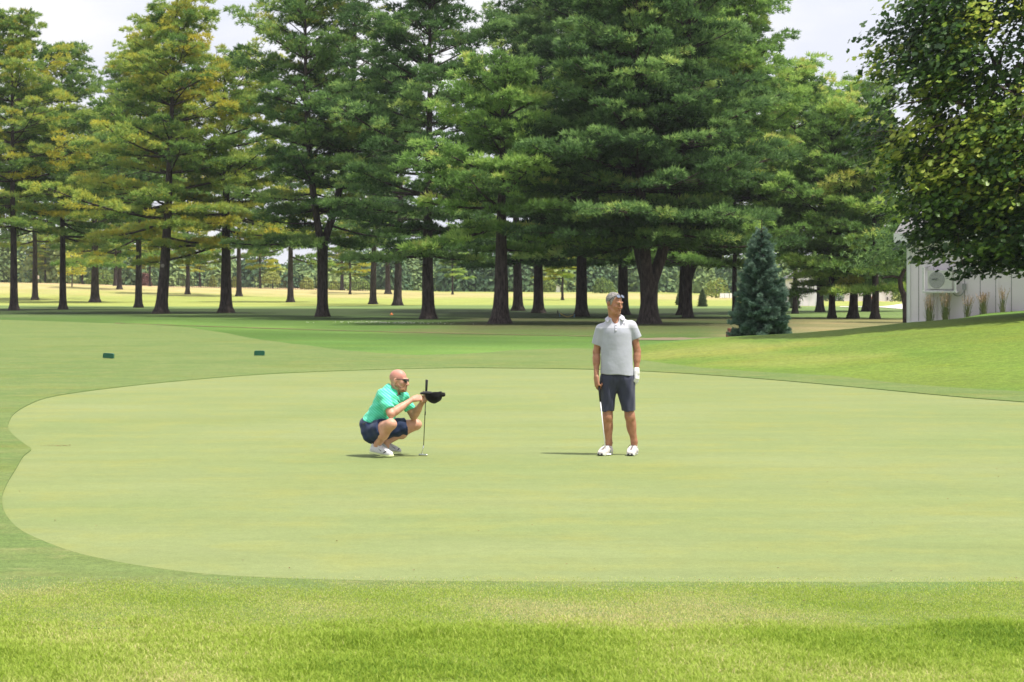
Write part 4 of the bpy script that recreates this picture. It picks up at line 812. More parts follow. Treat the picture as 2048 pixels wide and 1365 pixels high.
# ---------------------------------------------------------------- people: smooth distance fields turned into meshes
class Vol:
    def __init__(s, lo, hi, h):
        s.h = h; s.lo = np.array(lo, float); n = np.ceil((np.array(hi) - s.lo) / h).astype(int) + 1; s.n = n
        s.f = np.full(n, 1.0, np.float32); s.ax = [s.lo[i] + h * np.arange(n[i]) for i in range(3)]
    def _win(s, lo, hi):
        a = np.clip(np.floor((np.array(lo) - s.lo) / s.h).astype(int), 0, s.n); b = np.clip(np.ceil((np.array(hi) - s.lo) / s.h).astype(int) + 1, 0, s.n)
        sl = tuple(slice(a[i], b[i]) for i in range(3)); g = np.stack(np.meshgrid(*[s.ax[i][sl[i]] for i in range(3)], indexing='ij'), -1); return sl, g
    def _mix(s, sl, d, k, mode):
        f = s.f[sl]
        if mode == 'add':
            if k > 0: hh = np.clip(.5 + .5 * (f - d) / k, 0, 1); s.f[sl] = f * (1 - hh) + d * hh - k * hh * (1 - hh)
            else: s.f[sl] = np.minimum(f, d)
        elif mode == 'sub':
            d = -d
            if k > 0: hh = np.clip(.5 - .5 * (f - d) / k, 0, 1); s.f[sl] = f * (1 - hh) + d * hh + k * hh * (1 - hh)
            else: s.f[sl] = np.maximum(f, d)
    def cap(s, a, b, ra, rb, k=.02, mode='add', sq=None):
        """round cone a-b; sq=(axis unit vector, factor): flattened along that direction"""
        a, b = np.array(a, float), np.array(b, float); m = max(ra, rb) * (1.0 if sq is None else 1.25) + k * 1.5 + .03
        sl, g = s._win(np.minimum(a, b) - m, np.maximum(a, b) + m)
        if g.size == 0: return
        ab = b - a; pa = g - a; t = np.clip((pa @ ab) / (ab @ ab + 1e-12), 0, 1); q = pa - t[..., None] * ab
        if sq is not None:
            u = np.array(sq[0], float); u /= np.linalg.norm(u); c = q @ u; q = q + (c / sq[1] - c)[..., None] * u
        d = np.linalg.norm(q, axis=-1) - (ra + (rb - ra) * t)
        s._mix(sl, d.astype(np.float32), k, mode)
    def ell(s, c, r, k=.02, mode='add', R=None):
        c, r = np.array(c, float), np.array(r, float); m = max(r) + k * 1.5 + .03
        sl, g = s._win(c - m, c + m)
        if g.size == 0: return
        q = g - c
        if R is not None: q = q @ R      # columns of R are the ellipsoid axes
        k0 = np.linalg.norm(q / r, axis=-1); k1 = np.linalg.norm(q / (r * r), axis=-1) + 1e-9
        s._mix(sl, (k0 * (k0 - 1) / k1).astype(np.float32), k, mode)
    def plane(s, p, n):      # keep the side the normal points away from
        n = np.array(n, float); n /= np.linalg.norm(n); X, Y, Z = np.meshgrid(*s.ax, indexing='ij', sparse=True)
        s.f = np.maximum(s.f, ((X - p[0]) * n[0] + (Y - p[1]) * n[1] + (Z - p[2]) * n[2]).astype(np.float32))
    def ripple(s, amp, fn):
        X, Y, Z = np.meshgrid(*s.ax, indexing='ij', sparse=True); s.f = s.f + (amp * fn(X, Y, Z)).astype(np.float32)
    def mesh(s, name):
        f = s.f; f = np.pad(f, 1, constant_values=1.0); o = s.lo - s.h; n = f.shape
        ins = f < 0
        cnt = np.zeros(tuple(np.array(n) - 1), np.int8); 
        for dx in (0, 1):
            for dy in (0, 1):
                for dz in (0, 1): cnt += ins[dx:n[0] - 1 + dx, dy:n[1] - 1 + dy, dz:n[2] - 1 + dz]
        act = (cnt > 0) & (cnt < 8); idx = np.full(act.shape, -1, np.int64); cells = np.argwhere(act); idx[act] = np.arange(len(cells))
        acc = np.zeros((len(cells), 3)); w = np.zeros(len(cells)); cor = [(0, 0, 0), (1, 0, 0), (0, 1, 0), (1, 1, 0), (0, 0, 1), (1, 0, 1), (0, 1, 1), (1, 1, 1)]
        cv = [f[cells[:, 0] + c[0], cells[:, 1] + c[1], cells[:, 2] + c[2]] for c in cor]
        for i in range(8):
            for j in range(i + 1, 8):
                if sum(abs(cor[i][q] - cor[j][q]) for q in range(3)) != 1: continue
                m = (cv[i] < 0) != (cv[j] < 0); t = np.where(m, cv[i] / (cv[i] - cv[j] + 1e-12), 0)
                P = np.array(cor[i]) + t[:, None] * (np.array(cor[j]) - np.array(cor[i])); acc += np.where(m[:, None], P, 0); w += m
        V = (cells + acc / w[:, None]) * s.h + o; Q = []
        for axis in range(3):
            a1, a2 = (axis + 1) % 3, (axis + 2) % 3
            sl0 = [slice(1, -1)] * 3; sl1 = [slice(1, -1)] * 3; sl0[axis] = slice(0, -1); sl1[axis] = slice(1, None)
            A, B_ = ins[tuple(sl0)], ins[tuple(sl1)]; E = np.argwhere(A != B_); E[:, a1] += 1; E[:, a2] += 1
            flip = A[tuple((E - np.array([1 if q != axis else 0 for q in range(3)])).T)]
            def at(d1, d2):
                c = E.copy(); c[:, a1] -= d1; c[:, a2] -= d2; return idx[c[:, 0], c[:, 1], c[:, 2]]
            q = np.stack([at(1, 1), at(0, 1), at(0, 0), at(1, 0)], 1); q[~flip] = q[~flip][:, ::-1]; Q.append(q)
        return mesh_np(name, V, np.concatenate(Q), 4)
def rot(yaw, pitch=0, roll=0):
    """head frame: +x right side of the viewer when yaw 0, -y forward, +z up; yaw turns the face towards +x"""
    return np.array((Matrix.Rotation(yaw, 3, 'Z') @ Matrix.Rotation(pitch, 3, 'X') @ Matrix.Rotation(roll, 3, 'Y')))
def head(V, c, R, s=1.0, neck=None, bald=False):
    T_ = lambda *p: c + R @ (np.array(p) * s)
    V.ell(T_(0, .012, .032), (.076 * s, .098 * s, .088 * s), .0, R=R)
    V.ell(T_(0, -.030, -.040), (.060 * s, .066 * s, .074 * s), .03, R=R)
    V.cap(T_(-.030, -.045, -.088), T_(.030, -.045, -.088), .030 * s, .030 * s, .025)
    V.cap(T_(-.012, -.076, -.100), T_(.012, -.076, -.100), .018 * s, .018 * s, .02)
    for sx in (-1, 1):
        V.cap(T_(sx * .058, .0, -.055), T_(sx * .034, -.05, -.088), .024 * s, .022 * s, .02)
        V.ell(T_(sx * .042, -.066, -.022), (.022 * s,) * 3, .02)
        V.ell(T_(sx * .031, -.106, .008), (.016 * s, .014 * s, .011 * s), .008, 'sub', R=R)
        V.ell(T_(sx * .030, -.083, .007), (.013 * s,) * 3, .004)
        V.ell(T_(sx * .079, .012, -.004), (.009 * s, .020 * s, .033 * s), .006, R=R @ rot(sx * -.35, .15))
        V.ell(T_(sx * .013, -.104, -.034), (.009 * s,) * 3, .006)
        V.cap(T_(sx * .016, -.098, .030), T_(sx * .048, -.080, .030), .010 * s, .008 * s, .012)
    V.cap(T_(0, -.092, .020), T_(0, -.118, -.030), .008 * s, .0125 * s, .010)
    V.cap(T_(-.018, -.094, -.058), T_(.018, -.094, -.058), .0075 * s, .0075 * s, .005)
    V.cap(T_(-.014, -.094, -.070), T_(.014, -.094, -.070), .0080 * s, .0080 * s, .005)
    V.cap(T_(-.020, -.104, -.064), T_(.020, -.104, -.064), .0030 * s, .0030 * s, .003, 'sub')
    if neck is not None: V.cap(T_(0, .022, -.045), neck, .056 * s, .062 * s, .025)
    return T_
def hand(V, wrist, d, nrm, side, curls, spread=.12, thumb=(.6, .2), s=1.0, g=0.0, holes=None):
    """wrist point, d = direction to the fingers, nrm = out of the back of the hand, side = towards the thumb; g grows it (glove)"""
    d = unit(np.array(d, float)); nrm = np.array(nrm, float); nrm = unit(nrm - d * (nrm @ d)); t = np.cross(d, nrm) * side
    w = np.array(wrist, float)
    for q, r in ((-.028, .014), (-.010, .016), (.010, .016), (.028, .0145)):
        V.cap(w + d * .005 * s + t * q * .75 * s, w + d * .085 * s + t * q * s, (r + .003) * s + g, r * s * .9 + g, .012)
    lens = (.070, .080, .074, .058)
    for k in range(4):
        q = (.030 - .020 * k) * s; root = w + d * (.086 - .004 * abs(k - 1)) * s + t * q; a = 0.0; dir_ = unit(d + t * spread * (1.5 - k) / 1.5 * .6); p = root
        c = curls[k] if hasattr(curls, '__len__') else curls
        for j, fr in enumerate((.45, .30, .25)):
            a += c * (.9, 1.1, .8)[j]; dd = dir_ * math.cos(a) - nrm * math.sin(a); L = lens[k] * fr * s; r0 = (.0095, .0088, .0080)[j] * s + g; r1 = (.0088, .0080, .0070)[j] * s + g
            V.cap(p, p + dd * L, r0, r1, .003); p = p + dd * L
    r0 = w + d * .022 * s + t * .026 * s; dd = unit(d * .75 + t * .75 - nrm * thumb[1]); m = r0 + dd * .040 * s; V.cap(r0, m, .0145 * s + g, .011 * s + g, .010)
    dd2 = unit(d * .9 + t * (.75 - thumb[0]) - nrm * (thumb[1] + .4)); m2 = m + dd2 * .030 * s; V.cap(m, m2, .0105 * s + g, .0095 * s + g, .003); V.cap(m2, m2 + unit(dd2 - nrm * .3) * .024 * s, .0095 * s + g, .0078 * s + g, .002)

def mat_skin(name, c, c2, rough=.5):
    m, nt, b = new_mat(name); N, L = nt.nodes, nt.links; set_in(b, Roughness=rough, Specular_IOR_Level=.4, Subsurface_Weight=.08, Subsurface_Scale=.02)
    if 'Subsurface Radius' in b.inputs: b.inputs['Subsurface Radius'].default_value = (1, .35, .2)
    t = N.new('ShaderNodeTexCoord'); n = N.new('ShaderNodeTexNoise'); n.inputs['Scale'].default_value = 16; n.inputs['Detail'].default_value = 5
    r = N.new('ShaderNodeValToRGB'); r.color_ramp.elements[0].position = .35; r.color_ramp.elements[1].position = .68; r.color_ramp.elements[0].color = c + (1,); r.color_ramp.elements[1].color = c2 + (1,)
    L.new(t.outputs['Object'], n.inputs['Vector']); L.new(n.outputs['Fac'], r.inputs[0]); L.new(r.outputs[0], b.inputs['Base Color']); return m
def mat_cloth(name, c, stripe=None, vec=(0, 0, 1), freq=40.0, duty=.5, yoke=None, var=.06, rough=.8):
    """cloth; stripes run across vec; yoke=(colour, z) gives a lighter panel above z"""
    m, nt, b = new_mat(name); N, L = nt.nodes, nt.links; set_in(b, Roughness=rough, Specular_IOR_Level=.2, Sheen_Weight=.15)
    t = N.new('ShaderNodeTexCoord'); n = N.new('ShaderNodeTexNoise'); n.inputs['Scale'].default_value = 9; n.inputs['Detail'].default_value = 6; L.new(t.outputs['Object'], n.inputs['Vector'])
    r = N.new('ShaderNodeValToRGB'); r.color_ramp.elements[0].position = .3; r.color_ramp.elements[1].position = .7; r.color_ramp.elements[0].color = tuple(x * (1 - var) for x in c) + (1,); r.color_ramp.elements[1].color = tuple(min(1, x * (1 + var)) for x in c) + (1,)
    L.new(n.outputs['Fac'], r.inputs[0]); last = r.outputs[0]
    if stripe:
        dp = N.new('ShaderNodeVectorMath'); dp.operation = 'DOT_PRODUCT'; dp.inputs[1].default_value = tuple(np.array(vec, float) * freq); L.new(t.outputs['Object'], dp.inputs[0])
        fr = N.new('ShaderNodeMath'); fr.operation = 'FRACT'; L.new(dp.outputs['Value'], fr.inputs[0]); gt = N.new('ShaderNodeMath'); gt.operation = 'GREATER_THAN'; gt.inputs[1].default_value = duty; L.new(fr.outputs[0], gt.inputs[0])
        mm = N.new('ShaderNodeMixRGB'); L.new(gt.outputs[0], mm.inputs[0]); L.new(last, mm.inputs[1]); mm.inputs[2].default_value = stripe + (1,); last = mm.outputs[0]
    if yoke:
        sp_ = N.new('ShaderNodeSeparateXYZ'); L.new(t.outputs['Object'], sp_.inputs[0]); gt = N.new('ShaderNodeMath'); gt.operation = 'GREATER_THAN'; gt.inputs[1].default_value = yoke[1]; L.new(sp_.outputs['Z'], gt.inputs[0])
        ab = N.new('ShaderNodeMath'); ab.operation = 'ABSOLUTE'; L.new(sp_.outputs['X'], ab.inputs[0])
        mm = N.new('ShaderNodeMixRGB'); L.new(gt.outputs[0], mm.inputs[0]); L.new(last, mm.inputs[1]); mm.inputs[2].default_value = yoke[0] + (1,); last = mm.outputs[0]
    L.new(last, b.inputs['Base Color'])
    n2 = N.new('ShaderNodeTexNoise'); n2.inputs['Scale'].default_value = 14; n2.inputs['Detail'].default_value = 3; L.new(t.outputs['Object'], n2.inputs['Vector']); bp = N.new('ShaderNodeBump'); bp.inputs['Strength'].default_value = .35; bp.inputs['Distance'].default_value = .015
    L.new(n2.outputs['Fac'], bp.inputs['Height']); L.new(bp.outputs[0], b.inputs['Normal']); return m
M_SKIN1 = mat_skin('tanned_skin', (.30, .135, .075), (.42, .20, .12)); M_SKIN2 = mat_skin('fair_skin', (.50, .25, .17), (.60, .33, .23))
M_HEAD2 = mat_skin('rosy_head_skin', (.50, .22, .17), (.58, .27, .21))
M_GREYHAIR = mat_plain('grey_hair', (.21, .195, .185), .8, var=.55, scale=60, bump=.6, bscale=220)
M_BEARD = mat_plain('ginger_stubble', (.30, .16, .085), .85, var=.35, scale=50, bump=.6, bscale=220)
M_WHITE = mat_plain('white_leather', (.74, .73, .74), .6, var=.04); M_CHROME = mat_plain('bright_steel', (.75, .75, .77), .18, metal=1.0, var=.02)
M_GRIP = mat_plain('black_rubber', (.012, .012, .013), .55, var=.3, scale=90); M_LENS = mat_plain('black_lens', (.008, .008, .01), .08, spec=.7); M_LENSB = mat_plain('mirror_lens', (.35, .40, .50), .05, metal=.9)

def polyprism(name, pts, off, mat, parent):
    """thin plate: 3-D outline pts pushed by vector off"""
    n = len(pts); P = [np.array(p) for p in pts]; Q = [p + np.array(off) for p in P]
    me = mesh_np(name, P + Q, [tuple(range(n)), tuple(range(2 * n - 1, n - 1, -1))] + [(i, n + i, n + (i + 1) % n, (i + 1) % n) for i in range(n)], 0); me.validate(); return link(name, me, mat, parent, smooth=False)
def ribbon(name, A, B_, th, mat, parent):
    """a folded band between two polylines, given a thickness"""
    n = len(A); V = [tuple(p) for p in A] + [tuple(p) for p in B_]; o = link(name, mesh_np(name, V, [(i, i + 1, n + i + 1, n + i) for i in range(n - 1)], 0), mat, parent)
    m = o.modifiers.new('thick', 'SOLIDIFY'); m.thickness = th; m.offset = 0; m2 = o.modifiers.new('sub', 'SUBSURF'); m2.levels = m2.render_levels = 1; return o
def shoe(parent, heel, yaw, pitch, mat, sole_mat, collar_mat, L=.295, logo=None, laces=None, cuff=None):
    """shoe along its own +x, heel at origin; yaw about z, pitch lifts the heel"""
    h = .004; V = Vol((-.06, -.07, -.01), (L + .02, .07, .16), h)
    V.cap((.0, 0, .055), (.0, 0, .10), .037, .033, .02); V.cap((.02, 0, .06), (.13, 0, .06), .040, .043, .03); V.cap((.10, 0, .085), (.17, 0, .055), .034, .036, .03)
    V.cap((.15, 0, .040), (L - .075, .004, .030), .043, .034, .03, sq=((0, 1, 0), 1.16)); V.cap((.0, 0, .035), (L - .075, 0, .028), .034, .036, .03, sq=((0, 1, 0), 1.12))
    V.ell((-.004, 0, .125), (.036, .028, .028), .004, 'sub'); V.plane((0, 0, .022), (0, 0, -1)); V.plane((0, 0, .134), (.36, 0, 1))
    up = link('upper' if False else 'shoe', V.mesh('shoe_upper'), mat, parent)
    V = Vol((-.06, -.07, -.01), (L + .03, .07, .06), h)
    V.cap((-.004, 0, .018), (.12, 0, .018), .042, .036, .01); V.cap((.12, 0, .018), (L - .072, .004, .018), .036, .050, .01, sq=((0, 1, 0), .98)); V.plane((0, 0, .028), (0, 0, 1)); V.plane((0, 0, .001), (-.0, 0, -1)); V.plane((L - .05, 0, .004), (.35, 0, -1))
    so = link('sole', V.mesh('shoe_sole'), sole_mat, up)
    if collar_mat:
        mb = MB(); mb.tube([(-.010 + .040 * math.cos(a), .031 * math.sin(a), .124 - .014 * math.cos(a)) for a in np.linspace(0, 6.283, 17)], [.0075] * 17, 6); mb.build('ankle_collar', collar_mat, up, smooth=True)
    if laces:
        mb = MB()
        for k in range(5):
            x = .095 + .022 * k; z = .137 - .36 * x; w = .024 + .001 * k; mb.tube([(x, -w, z - .014), (x + .004, 0, z + .003), (x, w, z - .014)], [.0032] * 3, 5)
        mb.tube([(.085, .0, .110), (.07, -.040, .112), (.085, -.055, .080)], [.003] * 3, 5); mb.tube([(.085, .0, .110), (.075, .038, .110), (.09, .053, .082)], [.003] * 3, 5); mb.build('lace', laces, up, smooth=True)
    if logo:
        for sy in (-1, 1):
            # a curved tick on the side of the shoe
            out = [(.075, .052), (.100, .030), (.118, .033), (.182, .068), (.117, .046), (.103, .045), (.082, .060)]
            pts = []
            for x, z in out:
                yy = .057 - max(0, (z - .040)) * .32; pts.append((.262 - x, sy * yy, z + .004))
            polyprism('side_mark', pts, (0, -sy * .020, 0), logo, up)
    M_ = Matrix.Translation(Vector(heel)) @ Matrix.Rotation(yaw, 4, 'Z') @ Matrix.Rotation(pitch, 4, 'Y'); up.matrix_local = M_
    return up

PS = 177.8
def front_of(o, p):
    """the point of a garment's surface straight in front (towards -y) of p, and its normal"""
    from mathutils.bvhtree import BVHTree
    me = o.data; b = BVHTree.FromPolygons([v.co[:] for v in me.vertices], [q.vertices[:] for q in me.polygons]); h, n, _, _ = b.ray_cast(Vector((p[0], -1, p[2])), Vector((0, 1, 0)))
    return (h, n) if h is not None else (Vector(p), Vector((0, -1, 0)))
def man_standing():
    D0 = F * CAMH / (911 - H0); OX = (1238 - 1024) / F * D0
    root = thing('person', 'standing man in grey short-sleeved polo and dark shorts, white glove on one hand, looking right', 'person', (OX, D0, .006))
    L = lambda px, py, dy=0.0: np.array(((px - 1238) / PS, dy, (911 - py) / PS))
    hip = (L(1219, 768), L(1251, 768)); knee = (L(1215, 836, -.02), L(1259.5, 834, -.02)); ank = (L(1218, 887, .02), L(1268.5, 885, .02))
    sh = (L(1200.5, 660, .01), L(1264.5, 654, .01)); el = (L(1193.2, 706, .035), L(1274.8, 704, .035)); wr = (L(1192.4, 753, -.045), L(1273, 742, -.01))
    HR = rot(.74, .20, .03); HC = L(1228.5, 608.5, -.02)
    V = Vol((-.36, -.24, -.0), (.33, .22, 1.90), .0055)
    T_ = head(V, HC, HR, 1.0, neck=L(1230, 648, .01))
    V.cap(L(1208, 655, .01), L(1259, 650, .01), .045, .045, .05); V.ell(L(1233, 680, .005), (.155, .105, .20), .05); V.ell(L(1234, 728, -.005), (.145, .112, .16), .06); V.ell(L(1235, 758, .01), (.145, .105, .09), .05)
    for i in (0, 1):
        V.cap(sh[i], el[i], .044, .040, .03); V.cap(el[i], wr[i], .041, .027, .015); V.cap(el[i] * .75 + wr[i] * .25, el[i] * .55 + wr[i] * .45, .041, .038, .02)
        V.cap(hip[i], knee[i], .076, .054, .05); V.cap(knee[i], ank[i], .053, .037, .03); V.ell(knee[i] * .67 + ank[i] * .33 + (0, .022, 0), (.054, .055, .105), .03); V.ell(knee[i] + (0, -.022, -.01), (.036, .034, .045), .02)
        V.cap(ank[i], ank[i] + (0, 0, -.06), .036, .036, .02)
    # bare hand closed round the putter grip, gloved hand relaxed
    hand(V, wr[0] + (.0, -.002, -.012), (.10, -.16, -1), (-.9, -.42, .1), 1, (.42, .75, .95, 1.05), thumb=(.3, .55), s=1.12)
    gw = wr[1] + (0, 0, -.008); gd_ = (.03, -.10, -1); gn = (.85, -.52, 0)
    hand(V, gw, gd_, gn, -1, (.30, .38, .42, .45), thumb=(.5, .25), s=1.0)
    link('body', V.mesh('body'), M_SKIN1, root)
    # shirt
    V = Vol((-.38, -.24, .82), (.34, .24, 1.62), .0055)
    V.cap(L(1208, 658, .01), L(1259, 652.5, .01), .056, .056, .06); V.cap(L(1222, 646, .01), L(1240, 643, .01), .045, .045, .07)
    V.cap(L(1233, 672, .0), L(1234, 765, -.005), .170, .192, .05, sq=((0, 1, 0), .74)); V.cap(L(1231, 645, .01), L(1232, 665, .01), .085, .10, .04, sq=((0, 1, 0), .9))
    hem = (L(1194, 690, .03), L(1273, 677, .03))
    W = Vol((-.38, -.24, 1.18), (.34, .24, 1.62), .0055)
    for i in (0, 1):
        sg = (-1, 1)[i]; W.cap(sh[i] + (sg * -.004, 0, .002), sh[i] + (hem[i] - sh[i]) * 1.35, .059, .066, 0.01)
    dv = unit(hem[0] - sh[0]); X, Y, Z = np.meshgrid(*W.ax, indexing='ij', sparse=True)
    cutL = (X - hem[0][0]) * dv[0] + (Y - hem[0][1]) * dv[1] + (Z - hem[0][2]) * dv[2]; dv = unit(hem[1] - sh[1]); cutR = (X - hem[1][0]) * dv[0] + (Y - hem[1][1]) * dv[1] + (Z - hem[1][2]) * dv[2]
    W.f = np.maximum(W.f, np.where(X < 0, cutL, cutR).astype(np.float32)); 
    oz = int(round((1.18 - .82) / .0055)); sub = V.f[:, :, oz:oz + W.f.shape[2]]; nz_ = sub.shape[2]; wf = W.f[:, :, :nz_]; k = .03; hh = np.clip(.5 + .5 * (sub - wf) / k, 0, 1); V.f[:, :, oz:oz + nz_] = sub * (1 - hh) + wf * hh - k * hh * (1 - hh)
    V.plane(L(1233, 750.5), (-.055, 0, -1))
    V.cap(L(1230, 638, -.02), L(1231, 647, -.12), .048, .022, .006, 'sub'); V.cap(L(1229, 620, .01), L(1230, 636, .01), .062, .062, .01, 'sub')
    V.ripple(.0030, lambda x, y, z: (np.sin(30 * x + 9 * z) + .5 * np.sin(17 * x - 21 * z + 2)) * np.clip((1.45 - z) * 3, 0.1, 1) + 0 * y)
    M_SHIRT = mat_cloth('heather_polo', (.37, .385, .445), yoke=((.50, .50, .57), (911 - 657.5) / PS), stripe=(.39, .405, .465), freq=55, duty=1.5)
    shirt = link('shirt', V.mesh('shirt'), M_SHIRT, root)
    M_COL = mat_cloth('polo_collar', (.50, .50, .57))
    # collar: stands round the neck, flaps fold outwards at the front
    A, B2 = [], []
    for a in np.linspace(-2.45, 2.45, 21):
        cx, cy = L(1229.5, 0)[0], .012; f_ = abs(a) / 2.45
        x = cx + .067 * math.sin(a); y = cy + .066 * math.cos(a); z = (911 - 629.5) / PS - .046 * f_ ** 2 + 0.010 * math.sin(a)
        A.append((x, y, z)); ro = .094 + .030 * f_ ** 2; B2.append((cx + ro * math.sin(a) * 1.08, cy + ro * math.cos(a) * 1.1 - .030 * f_ ** 2, z - .020 - .022 * f_ ** 2))
    ribbon('collar', A, B2, .006, M_COL, shirt)
    yz = lambda px, py: -.150 if py > 655 else -.138
    mb = MB(); mb.box(-.012, .012, -.004, .004, -.075, .0); pk = mb.build('placket', M_COL, shirt, bevel=.002); p1, _ = front_of(shirt, L(1231, 651)); p2, _ = front_of(shirt, L(1231, 661)); pk.location = p1 + Vector((0, -.003, .004)); pk.rotation_euler = (-math.atan2(p1.y - p2.y, p1.z - p2.z), 0, 0)
    for k in range(2):
        mb = MB(); mb.tube([(0, -.003, 0), (0, .004, 0)], [.0055, .0055], 8); bt = mb.build('button', M_DK, shirt); bt.location = front_of(shirt, L(1231, 652.5 + 6 * k))[0] + Vector((0, -.008, 0))
    # small dark crossed emblem on the chest
    mb = MB(); e = L(1247.3, 650.2, -.128)
    for sg in (-1, 1): mb.add([(-.011 * sg, 0, -.012), (-.006 * sg, 0, -.013), (.011 * sg, 0, .012), (.006 * sg, 0, .013), (-.011 * sg, .003 + .002 * sg, -.012), (-.006 * sg, .003 + .002 * sg, -.013), (.011 * sg, .003 + .002 * sg, .012), (.006 * sg, .003 + .002 * sg, .013)], [(0, 1, 2, 3), (4, 7, 6, 5), (0, 4, 5, 1), (1, 5, 6, 2), (2, 6, 7, 3), (3, 7, 4, 0)])
    for sg in (-1, 1): mb.box(sg * .011 - .004, sg * .011 + .004, -.001, .004, .0095, .0135)
    em = mb.build('emblem', M_DK, shirt); h, n_ = front_of(shirt, e); em.location = h + n_ * .001; em.rotation_euler = (-n_).to_track_quat('Y', 'Z').to_euler()
    # shorts
    V = Vol((-.26, -.20, .44), (.26, .20, .98), .0055)
    V.ell(L(1234, 753, .005), (.178, .122, .155), .0)
    V.cap(L(1219, 762, .0), L(1214, 834, -.012), .098, .070, .04, sq=((0, 1, 0), 1.2)); V.cap(L(1251, 762, .0), L(1257.5, 834, -.012), .098, .078, .04, sq=((0, 1, 0), 1.2))
    V.cap(L(1206, 770, .0), L(1206, 830, .0), .03, .022, .04); V.cap(L(1263, 770, .0), L(1265, 830, .0), .03, .022, .04)
    V.plane(L(1235, 823.5), (0, 0, -1)); V.plane(L(1235, 741), (0, 0, 1))
    V.ripple(.005, lambda x, y, z: np.sin(46 * x + 7 * z) * np.sin(16 * z + 3) + .6 * np.sin(80 * x - 12 * z + 20 * y))
    link('shorts', V.mesh('shorts'), mat_cloth('charcoal_shorts', (.034, .038, .066), rough=.6), root)
    V = Vol(gw + (-.09, -.12, -.22), gw + (.09, .09, .05), .0045); hand(V, gw, gd_, gn, -1, (.30, .38, .42, .45), thumb=(.5, .25), s=1.0, g=.0035); V.cap(gw + (0, 0, .018), gw + (0, 0, -.02), .033, .034, .012)
    gl = link('glove', V.mesh('glove'), M_WHITE, root)
    # hair, sunglasses, brows
    V = Vol(HC - .16, HC + .16, .004); Hh = lambda *p: HC + HR @ np.array(p)
    V.ell(Hh(0, .016, .036), (.081, .100, .089), 0, R=HR); V.ell(Hh(0, -.100, .012), (.092, .090, .094), .01, 'sub', R=HR)
    for sx in (-1, 1): V.cap(Hh(sx * .069, -.012, .03), Hh(sx * .070, -.014, -.012), .010, .006, .01)
    V.ell(Hh(0, .06, -.09), (.085, .08, .05), .01, 'sub', R=HR)
    for sx in (-1, 1): V.ell(Hh(sx * .085, .016, -.006), (.016, .024, .036), .002, 'sub', R=HR)
    V.ripple(.0016, lambda x, y, z: np.sin(210 * x + 90 * z) * np.sin(160 * z + 120 * y)); link('hair', V.mesh('hair'), M_GREYHAIR, root)
    def glasses(cz, cy, mlens, tilt, name, r=.024, frame=.0045, drop=0.0):
        mb = MB(); mf = MB(); Rt = HR @ np.array(Matrix.Rotation(tilt, 3, 'X')); c0 = Hh(0, cy, cz); G_ = lambda *p: tuple(c0 + Rt @ np.array(p))
        for sx in (-1, 1):
            ring = [G_(sx * .032 + r * 1.15 * math.cos(a), .004 * math.cos(a * 1) * sx * 1, r * .9 * math.sin(a)) for a in np.linspace(0, 6.283, 19)]
            mf.tube(ring, [frame * .75] * 19, 5); n = 18; mb.add([ring[i] for i in range(18)] + [G_(sx * .032, -.007, 0)], [(i, (i + 1) % 18, 18) for i in range(18)])
            mf.tube([G_(sx * .060, .003, .008), tuple(Hh(sx * .079, -.035, .075)), tuple(Hh(sx * .0845, -.004, .035)), tuple(Hh(sx * .085, .012, .018))], [frame * .9, frame * .9, frame * .8, frame * .6], 5)
        mf.tube([G_(-.010, -.004, .008), G_(.010, -.004, .008)], [frame * .7] * 2, 5)
        f_ = mf.build(name, M_DK, root, smooth=True); mb.build('lens', mlens, f_, smooth=True); return f_
    glasses(.098, -.078, M_LENSB, -.75, 'sunglasses', drop=.02)
    for sx in (-1, 1):
        mb = MB(); mb.tube([tuple(Hh(sx * .014, -.101, .026)), tuple(Hh(sx * .03, -.097, .031)), tuple(Hh(sx * .047, -.084, .026))], [.003, .0045, .003], 5); mb.build('eyebrow', M_GREYHAIR, root)
        mb = MB(); mb.tube([tuple(Hh(sx * .021, -.0935, .006)), tuple(Hh(sx * .030, -.0975, .0085)), tuple(Hh(sx * .041, -.0905, .006))], [.0022, .0034, .002], 5); mb.build('eye', M_DK, root)
    mb = MB(); mb.tube([tuple(Hh(-.019, -.0975, -.0635)), tuple(Hh(0, -.1015, -.0640)), tuple(Hh(.019, -.0975, -.0625))], [.0016, .0030, .0016], 5); mb.build('mouth', mat_plain('lip_line', (.16, .05, .04), .6), root)
    # shoes
    M_SH = mat_plain('cream_shoe', (.60, .55, .52), .65, var=.18, scale=30); M_SO = mat_plain('pale_sole', (.55, .56, .50), .6, var=.2, scale=14); M_CU = mat_plain('taupe_cuff', (.20, .17, .15), .8); M_LC = mat_plain('dark_lace', (.05, .045, .04), .8)
    for i, (yaw) in enumerate((math.radians(-116), math.radians(-104))):
        a = ank[i]; d = np.array((math.cos(yaw), math.sin(yaw))); hp = (a[0] - d[0] * .005, a[1] - d[1] * .005, 0); s1 = shoe(root, hp, yaw, 0, M_SH, M_SO, M_CU, laces=M_LC, L=.285)
        mb = MB(); mb.box(.222, .262, -.030, .034, .004, .030); mb.build('toe_guard', M_DK, s1, bevel=.008)
        mb = MB()
        for q in range(5): mb.add([(.05 + .02 * q, .043, .035 + .006 * (q % 2)), (.062 + .02 * q, .0445, .035), (.075 + .02 * q, .0425, .055), (.06 + .02 * q, .0415, .060)], [(0, 1, 2, 3)])
        bl = mb.build('side_patch', mat_plain('teal_patch', (.12, .17, .20), .7) if i == 0 else bpy.data.materials['teal_patch'], s1); bl.modifiers.new('thick', 'SOLIDIFY').thickness = .004
    # putter, a thing of its own
    mb = MB(); Pp = thing('putter', 'putter with bright shaft held upright by the standing man', 'golf club', root.location)
